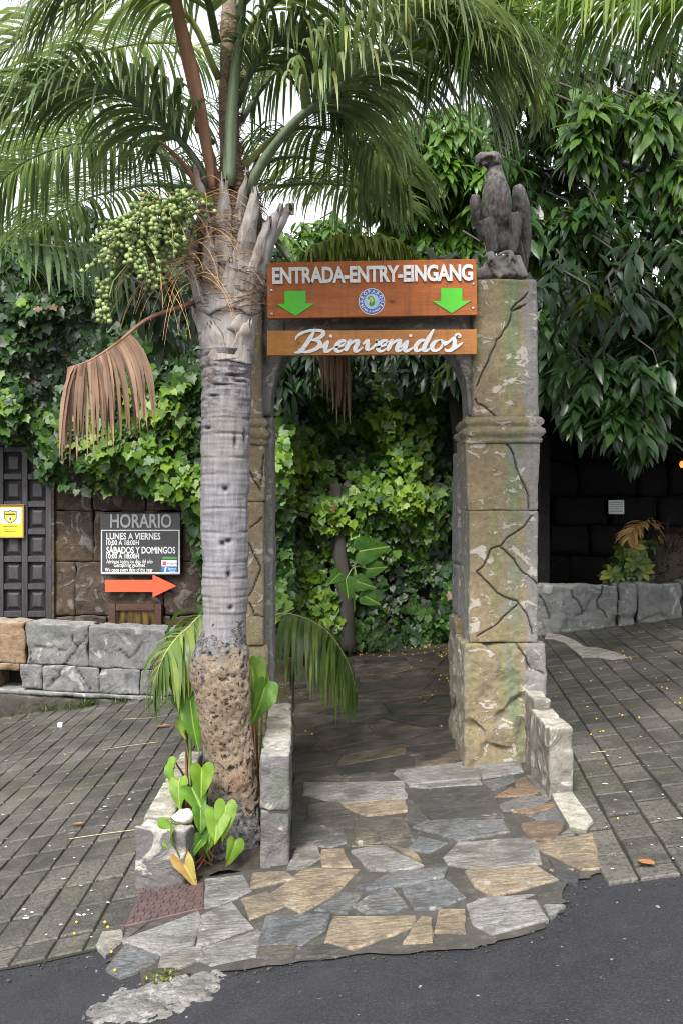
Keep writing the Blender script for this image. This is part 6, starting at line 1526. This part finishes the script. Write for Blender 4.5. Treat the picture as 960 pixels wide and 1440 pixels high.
# ================================================================ PLANTS AT THE FOOT OF THE PALM
rp = random.Random(8)
def philodendron(label, root, leaves, nm='philodendron'):
    th = empty(nm, root, label, 'plant')
    for (bx, by, d1, tx, ty, d2, nor, kind, wd) in leaves:
        b_, t_ = P(bx, by, d1), P(tx, ty, d2); me = heart_mesh('leaf', ('philodendron_green', 'philodendron_lime', 'philodendron_faded')[kind], rp.uniform(.15, .5), rp.uniform(.03, .08), rp.uniform(.08, .28), rp.randrange(99))
        place_leaf(th, me, b_, b_+(t_-b_)*.88, nor, wd*1.15)
        m = MB(); r0_ = Vector(root)+Vector((rp.uniform(-.03, .03), rp.uniform(-.02, .02), 0)); md_ = (r0_+b_)/2+Vector((0, .02, .06)); m.tube(spline([r0_, md_, b_], 9), [.0075-.0004*i for i in range(9)], 6); m.build('petiole', 'stem_red' if rp.random() < .6 else 'stem_green', th, smooth=True)
    m = MB()
    for k in range(5): m.tube(spline([Vector(root)+Vector((0, 0, .06)), Vector(root)+Vector((rp.uniform(-.05, .05), rp.uniform(-.06, .0), .02)), Vector(root)+Vector((rp.uniform(-.1, .1), rp.uniform(-.1, .0), -.03))], 6), .005, 5)
    m.build('root', 'stem_red', th); return th
r1 = G(288, 1222); r1.y += .03; r1.z += .03
philodendron('philodendron with lime green heart shaped leaves at the street end of the planter', r1, [
 (306, 1142, 4.55, 303, 1192, 4.45, (.3, -1, .45), 1, .8), (318, 1132, 4.56, 312, 1190, 4.48, (.1, -1, .4), 1, .62), (331, 1183, 4.58, 322, 1226, 4.52, (.7, -1, .3), 1, .75),
 (242, 1158, 4.52, 240, 1226, 4.45, (-.9, -.7, .3), 1, .55), (252, 1205, 4.5, 282, 1252, 4.42, (.1, -.8, .7), 2, .55), (284, 1180, 4.6, 262, 1212, 4.55, (-.3, -1, .3), 0, .6),
 (262, 1196, 4.55, 247, 1238, 4.5, (-.7, -1, .3), 1, .5), (300, 1160, 4.62, 288, 1205, 4.58, (-.2, -1, .2), 0, .7)])
r2 = Vector((-.74, 4.95, .04))
philodendron('philodendron with upright green leaves in the planter left of the root mass', r2, [
 (284, 1080, 4.66, 283, 1132, 4.6, (.2, -1, .4), 1, .72), (247, 1072, 4.85, 239, 1128, 4.8, (-.9, -.8, .2), 1, .55), (252, 1098, 4.78, 249, 1145, 4.7, (-.3, -1, .3), 1, .7), (270, 1108, 4.70, 290, 1150, 4.6, (.2, -1, .5), 0, .8),
 (282, 1138, 4.62, 283, 1180, 4.56, (.4, -1, .3), 0, .7)])
r3 = Vector((-.80, 5.3, .05))
philodendron('philodendron with long curling green leaves hugging the left of the root mass', r3, [
 (262, 950, 5.2, 258, 1030, 5.1, (-.6, -1, .3), 1, .55), (268, 980, 5.12, 272, 1068, 5.0, (-.2, -1, .2), 0, .42), (252, 1010, 5.18, 256, 1042, 5.12, (-.5, -1, .2), 1, .5), (258, 975, 5.22, 256, 1025, 5.15, (-.7, -1, .2), 0, .6)])
r4 = Vector((-.46, 5.3, .05))
philodendron('philodendron with bright green leaves between the root mass and the right kerb', r4, [
 (354, 935, 5.12, 364, 1000, 5.0, (.4, -1, .3), 1, .6), (372, 965, 5.1, 358, 1028, 5.0, (.6, -1, .3), 0, .62), (352, 928, 5.2, 350, 965, 5.15, (0, -1, .2), 1, .5), (362, 950, 5.18, 384, 975, 5.1, (.5, -1, .5), 1, .6)])
m = MB(); c = P(259, 1152, 4.60); c.z += .012; m.ell(c, (.05, .05, .035), 18, 12); m.v = [tuple(Vector(v)+mn.noise_vector(Vector(v)*26)*.016) for v in m.v]
tag(m.build('white_stone', 'stone_white', smooth=True), 'knobbly whitish stone lying on the planter kerb among the leaves', 'stone')
rows = []
for k in range(34): px, py = rp.uniform(236, 282), rp.uniform(1045, 1150); q = P(px, py, 4.95); tuft(rows, (q.x, 4.7+rp.random()*1.0, GZ(q.x)+.06), 5, .05, .03, rp)
tag(link('groundcover', tuft_mesh('groundcover', rows, 'grass')), 'low green ground cover growing in the planter soil', 'ground cover', kind='stuff')

# ---------------------------------------------------------------- bed behind the right low wall
m = MB(); bx = np.linspace(2.42, 8.5, 20); by = np.linspace(11.16, 13.3, 8)
m.add([(x, y, GZ(x)+.12+.08*mn.noise(Vector((x*2, y*2, 0)))) for y in by for x in bx], [(j*20+i, j*20+i+1, (j+1)*20+i+1, (j+1)*20+i) for j in range(7) for i in range(19)]); tag(m.build('planting_bed', 'soil', smooth=True), kind='structure')
cy = empty('cycad', P(938, 830, 11.6), 'stubby cycad with shaggy brown trunk and dry leaves behind the right low wall', 'cycad')
CD = 11.6; m = MB(); m.tube([P(938, 850, CD), P(938, 800, CD), P(936, 770, CD), P(934, 752, CD)], [.27, .30, .26, .14], 18); m.build('trunk', 'tree_bark', cy, smooth=True)
V = []; Fc = []; rn = []; rc = random.Random(6)
for k in range(520):
    an = rc.uniform(-2.2, 2.2); py = rc.uniform(745, 845); rad = .29 if py > 775 else .29-(775-py)*.004; c = P(936, py, CD); d0 = Vector((math.sin(an), -math.cos(an), 0)); p = c+d0*rad
    l = rc.uniform(.05, .13) if py > 775 else rc.uniform(.12, .32); d = (d0+Vector((0, 0, rc.uniform(-.2, .9)))).normalized(); s = Vector((math.cos(an), math.sin(an), 0))*rc.uniform(.007, .014); b0 = len(V)
    V += [tuple(p-s), tuple(p+s), tuple(p+d*l)]; Fc.append((b0, b0+1, b0+2)); rn.append(rc.random()**2*.7)
tag(link('leaf_scales', fast_mesh('leaf_scales', V, Fc, rn, MT['palm_dead']), cy), kind='stuff')
frond(cy, q3([(938, 762, 11.5), (922, 740, 11.3), (905, 734, 11.15), (890, 745, 11.05), (884, 757, 11.0)]), .24, 30, 61, mat='palm_tan', rmat='petiole_dead', r0=.012, start=.25, droop=.25, wid=.035, lift=.1)
shb = empty('variegated_shrub', P(885, 822, 11.5), 'small yellow green variegated shrub behind the right low wall', 'shrub')
rs = np.random.RandomState(12); L, T, No, S, Rn = [], [], [], [], []
for k in range(46):
    c = P(rs.uniform(856, 925), rs.uniform(765, 822), rs.uniform(11.2, 11.8))
    if (c.x-X(905, 11.5)) < -.28 and c.z > Z(800, 11.5): continue
    for i in range(7):
        an = i/7*6.28+rs.uniform(-.2, .2); L.append(c[:]); T.append((math.cos(an), -.35, math.sin(an)*.8-.1)); No.append((0, -1, .6)); S.append(rs.uniform(.10, .17)); Rn.append(np.clip(rs.normal(.42, .3), 0, 1))
V, Fc = scatter(LAN_V*np.array([1.9, 1, 1]), LAN_F, *map(np.array, (L, T, No, S))); tag(link('foliage', fast_mesh('foliage', V, Fc, np.repeat(Rn, len(LAN_F)), MT['yellow_leaf']), shb), kind='stuff')
m = MB()
for k in range(9): m.tube([P(890, 830, 11.55), P(rs.uniform(860, 920), rs.uniform(780, 815), 11.5)], .01, 5)
m.build('stems', 'tree_bark', shb)

# ---------------------------------------------------------------- litter: fallen yellow fruit, leaves, flecks
rl = random.Random(15); iv2, if2 = iv, ifc
def dots(spots, r, name, mat, label, cat):
    C = np.array([(p.x, p.y, GZ(p.x)+dz) for p, dz in spots]); S_ = np.array([r*rl.uniform(.7, 1.2) for _ in spots])
    V = (C[:, None, :]+iv2[None]*S_[:, None, None]).reshape(-1, 3); Fc = (if2[None]+(np.arange(len(C))*len(iv2))[:, None, None]).reshape(-1, 3)
    tag(link(name, fast_mesh(name, V, Fc, mat=MT[mat], smooth=True)), label, cat, kind='stuff')
sp = []
for px, py in ((781,981),(820,988),(825,996),(838,1013),(870,1006),(874,1008),(830,1035),(843,1031),(847,1030),(900,1038),(851,1076),(868,1154),(898,1011),(910,966),(930,968),(937,970),(939,958),(956,984),(948,990),(955,991),(866,933),(875,917),(877,923),(887,928),(844,942),(797,888),(950,919),(956,918),(898,890),(935,882),(922,955),(893,972),(906,942),(830,959),(787,947),(800,1036),(885,926),(802,1062)): sp.append((G(px, py), .010))
for px, py in ((430,1032),(439,1036),(591,932),(547,924),(532,926),(590,985),(597,990),(607,981),(612,975),(617,959),(619,953),(630,961),(640,967),(638,968),(642,1030),(620,1025),(644,1054),(578,941),(535,925),(628,957),(515,921),(505,922),(524,917),(560,920)): sp.append((G(px, py), .020))
for px, py in ((10,1005),(40,1010),(48,1022),(92,1063),(152,1307),(157,1342),(162,1368),(108,1300),(105,1316),(148,1300),(14,1012)): sp.append((G(px, py), .010))
for k in range(60): px = rl.uniform(500, 640); sp.append((G(px, 910+rl.uniform(-4, 14)+abs(px-560)*.03), .02))
dots(sp, .0068, 'fallen_fruit', 'fruit_yellow', 'small yellow fallen palm fruits scattered over paving and path', 'fruit')
m = MB()
for k in range(110):
    if k < 66: p = G(rl.uniform(0, 215), rl.uniform(1000, 1320)); 
    else: p = G(rl.uniform(800, 960), rl.uniform(900, 1230))
    if p.x > -.97 and p.x < 1.1: continue
    r_ = rl.uniform(.003, .009)*(1.6 if rl.random() < .12 else 1); n_ = 6; a0 = rl.random()*6
    m.add([(p.x+math.cos(a0+i)*r_*rl.uniform(.5, 1.4), p.y+math.sin(a0+i)*r_*rl.uniform(.6, 1.5), GZ(p.x)+.0055) for i in range(n_)], [tuple(range(n_))])
tag(m.build('pale_specks', 'litter_white'), 'tiny pale specks and droppings scattered over both pavements', 'litter', kind='stuff')
def straw(a, b, label):
    m = MB(); A, B = G(*a), G(*b); m.tube([A+Vector((0, 0, .010)), (A+B)/2+Vector((0, 0, .012)), B+Vector((0, 0, .010))], .0032, 5, flat=.5); tag(m.build('palm_straw', 'litter_tan'), label, 'straw')
straw((98, 1182), (200, 1168), 'long pale dry straw on the left pavement beside the planter')
straw((145, 1056), (222, 1045), 'pale dry straw further back on the left pavement')
straw((170, 1013), (217, 1011), 'short pale dry straw near the low wall on the left')
straw((830, 1061), (851, 1059), 'short white straw on the right pavement by the stub wall')
m = MB(); p = G(85, 1023); m.bevbox((p.x-.022, p.y-.02, p.z+.001), (p.x+.022, p.y+.02, p.z+.045), .006); tag(m.build('paper_scrap', 'letter_white'), 'small crumpled white paper scrap on the left pavement', 'paper')
def fallen(px, py, L_, rot, mat, label):
    p = G(px, py); V = LAN_V*np.array([L_*1.8, L_, L_*.8]); c, s = math.cos(rot), math.sin(rot)
    V = np.stack([V[:, 0]*c-V[:, 1]*s, V[:, 0]*s+V[:, 1]*c, V[:, 2]*.6+.018], 1)+np.array([p.x, p.y, p.z]); V[:, 2] += SLOPE*(V[:, 0]-p.x)
    tag(link('fallen_leaf', fast_mesh('fallen_leaf', V, LAN_F, [.6]*len(LAN_F), MT[mat])), label, 'leaf')
fallen(118, 1162, .08, 1.2, 'leaf_litter', 'small brown fallen leaf in the middle of the left pavement')
fallen(240, 1022, .14, 1.5, 'leaf_litter', 'brown fallen leaf on the pavement below the arching frond')
fallen(920, 1222, .10, .45, 'leaf_litter', 'narrow orange brown fallen leaf at the road edge on the right')
fallen(930, 871, .18, 1.5, 'leaf_litter', 'orange fallen leaf at the foot of the right low wall')
fallen(856, 880, .17, 1.6, 'palm_light', 'green fallen leaf at the foot of the right low wall')

# crumbs of stone and grit along the broken edge of the road
C_, S2, Rz = [], [], random.Random(31)
edge_px = [(-20, 1362), (60, 1351), (150, 1350), (165, 1372), (230, 1372), (350, 1360), (520, 1343), (660, 1333), (760, 1307), (792, 1277), (805, 1243), (858, 1240), (970, 1226)]
for a_, b_ in zip(edge_px[:-1], edge_px[1:]):
    for k in range(int(math.hypot(b_[0]-a_[0], b_[1]-a_[1])*.4)):
        f_ = Rz.random(); p = G(a_[0]+(b_[0]-a_[0])*f_+Rz.gauss(0, 9), a_[1]+(b_[1]-a_[1])*f_+Rz.gauss(3, 8)); C_.append((p.x, p.y, GZ(p.x)-.008)); S2.append(Rz.uniform(.0015, .005)*(2.2 if Rz.random() < .08 else 1))
C_ = np.array(C_); S2 = np.array(S2); jit = np.random.RandomState(5).uniform(.55, 1.3, (len(C_), len(iv), 1))
V = (C_[:, None, :]+iv[None]*jit*S2[:, None, None]*np.array([1, 1, .7])).reshape(-1, 3); Fc = (ifc[None]+(np.arange(len(C_))*len(iv))[:, None, None]).reshape(-1, 3)
tag(link('grit', fast_mesh('grit', V, Fc, mat=MT['mortar'])), 'loose grit and crumbs along the broken road edge', 'grit', kind='stuff')
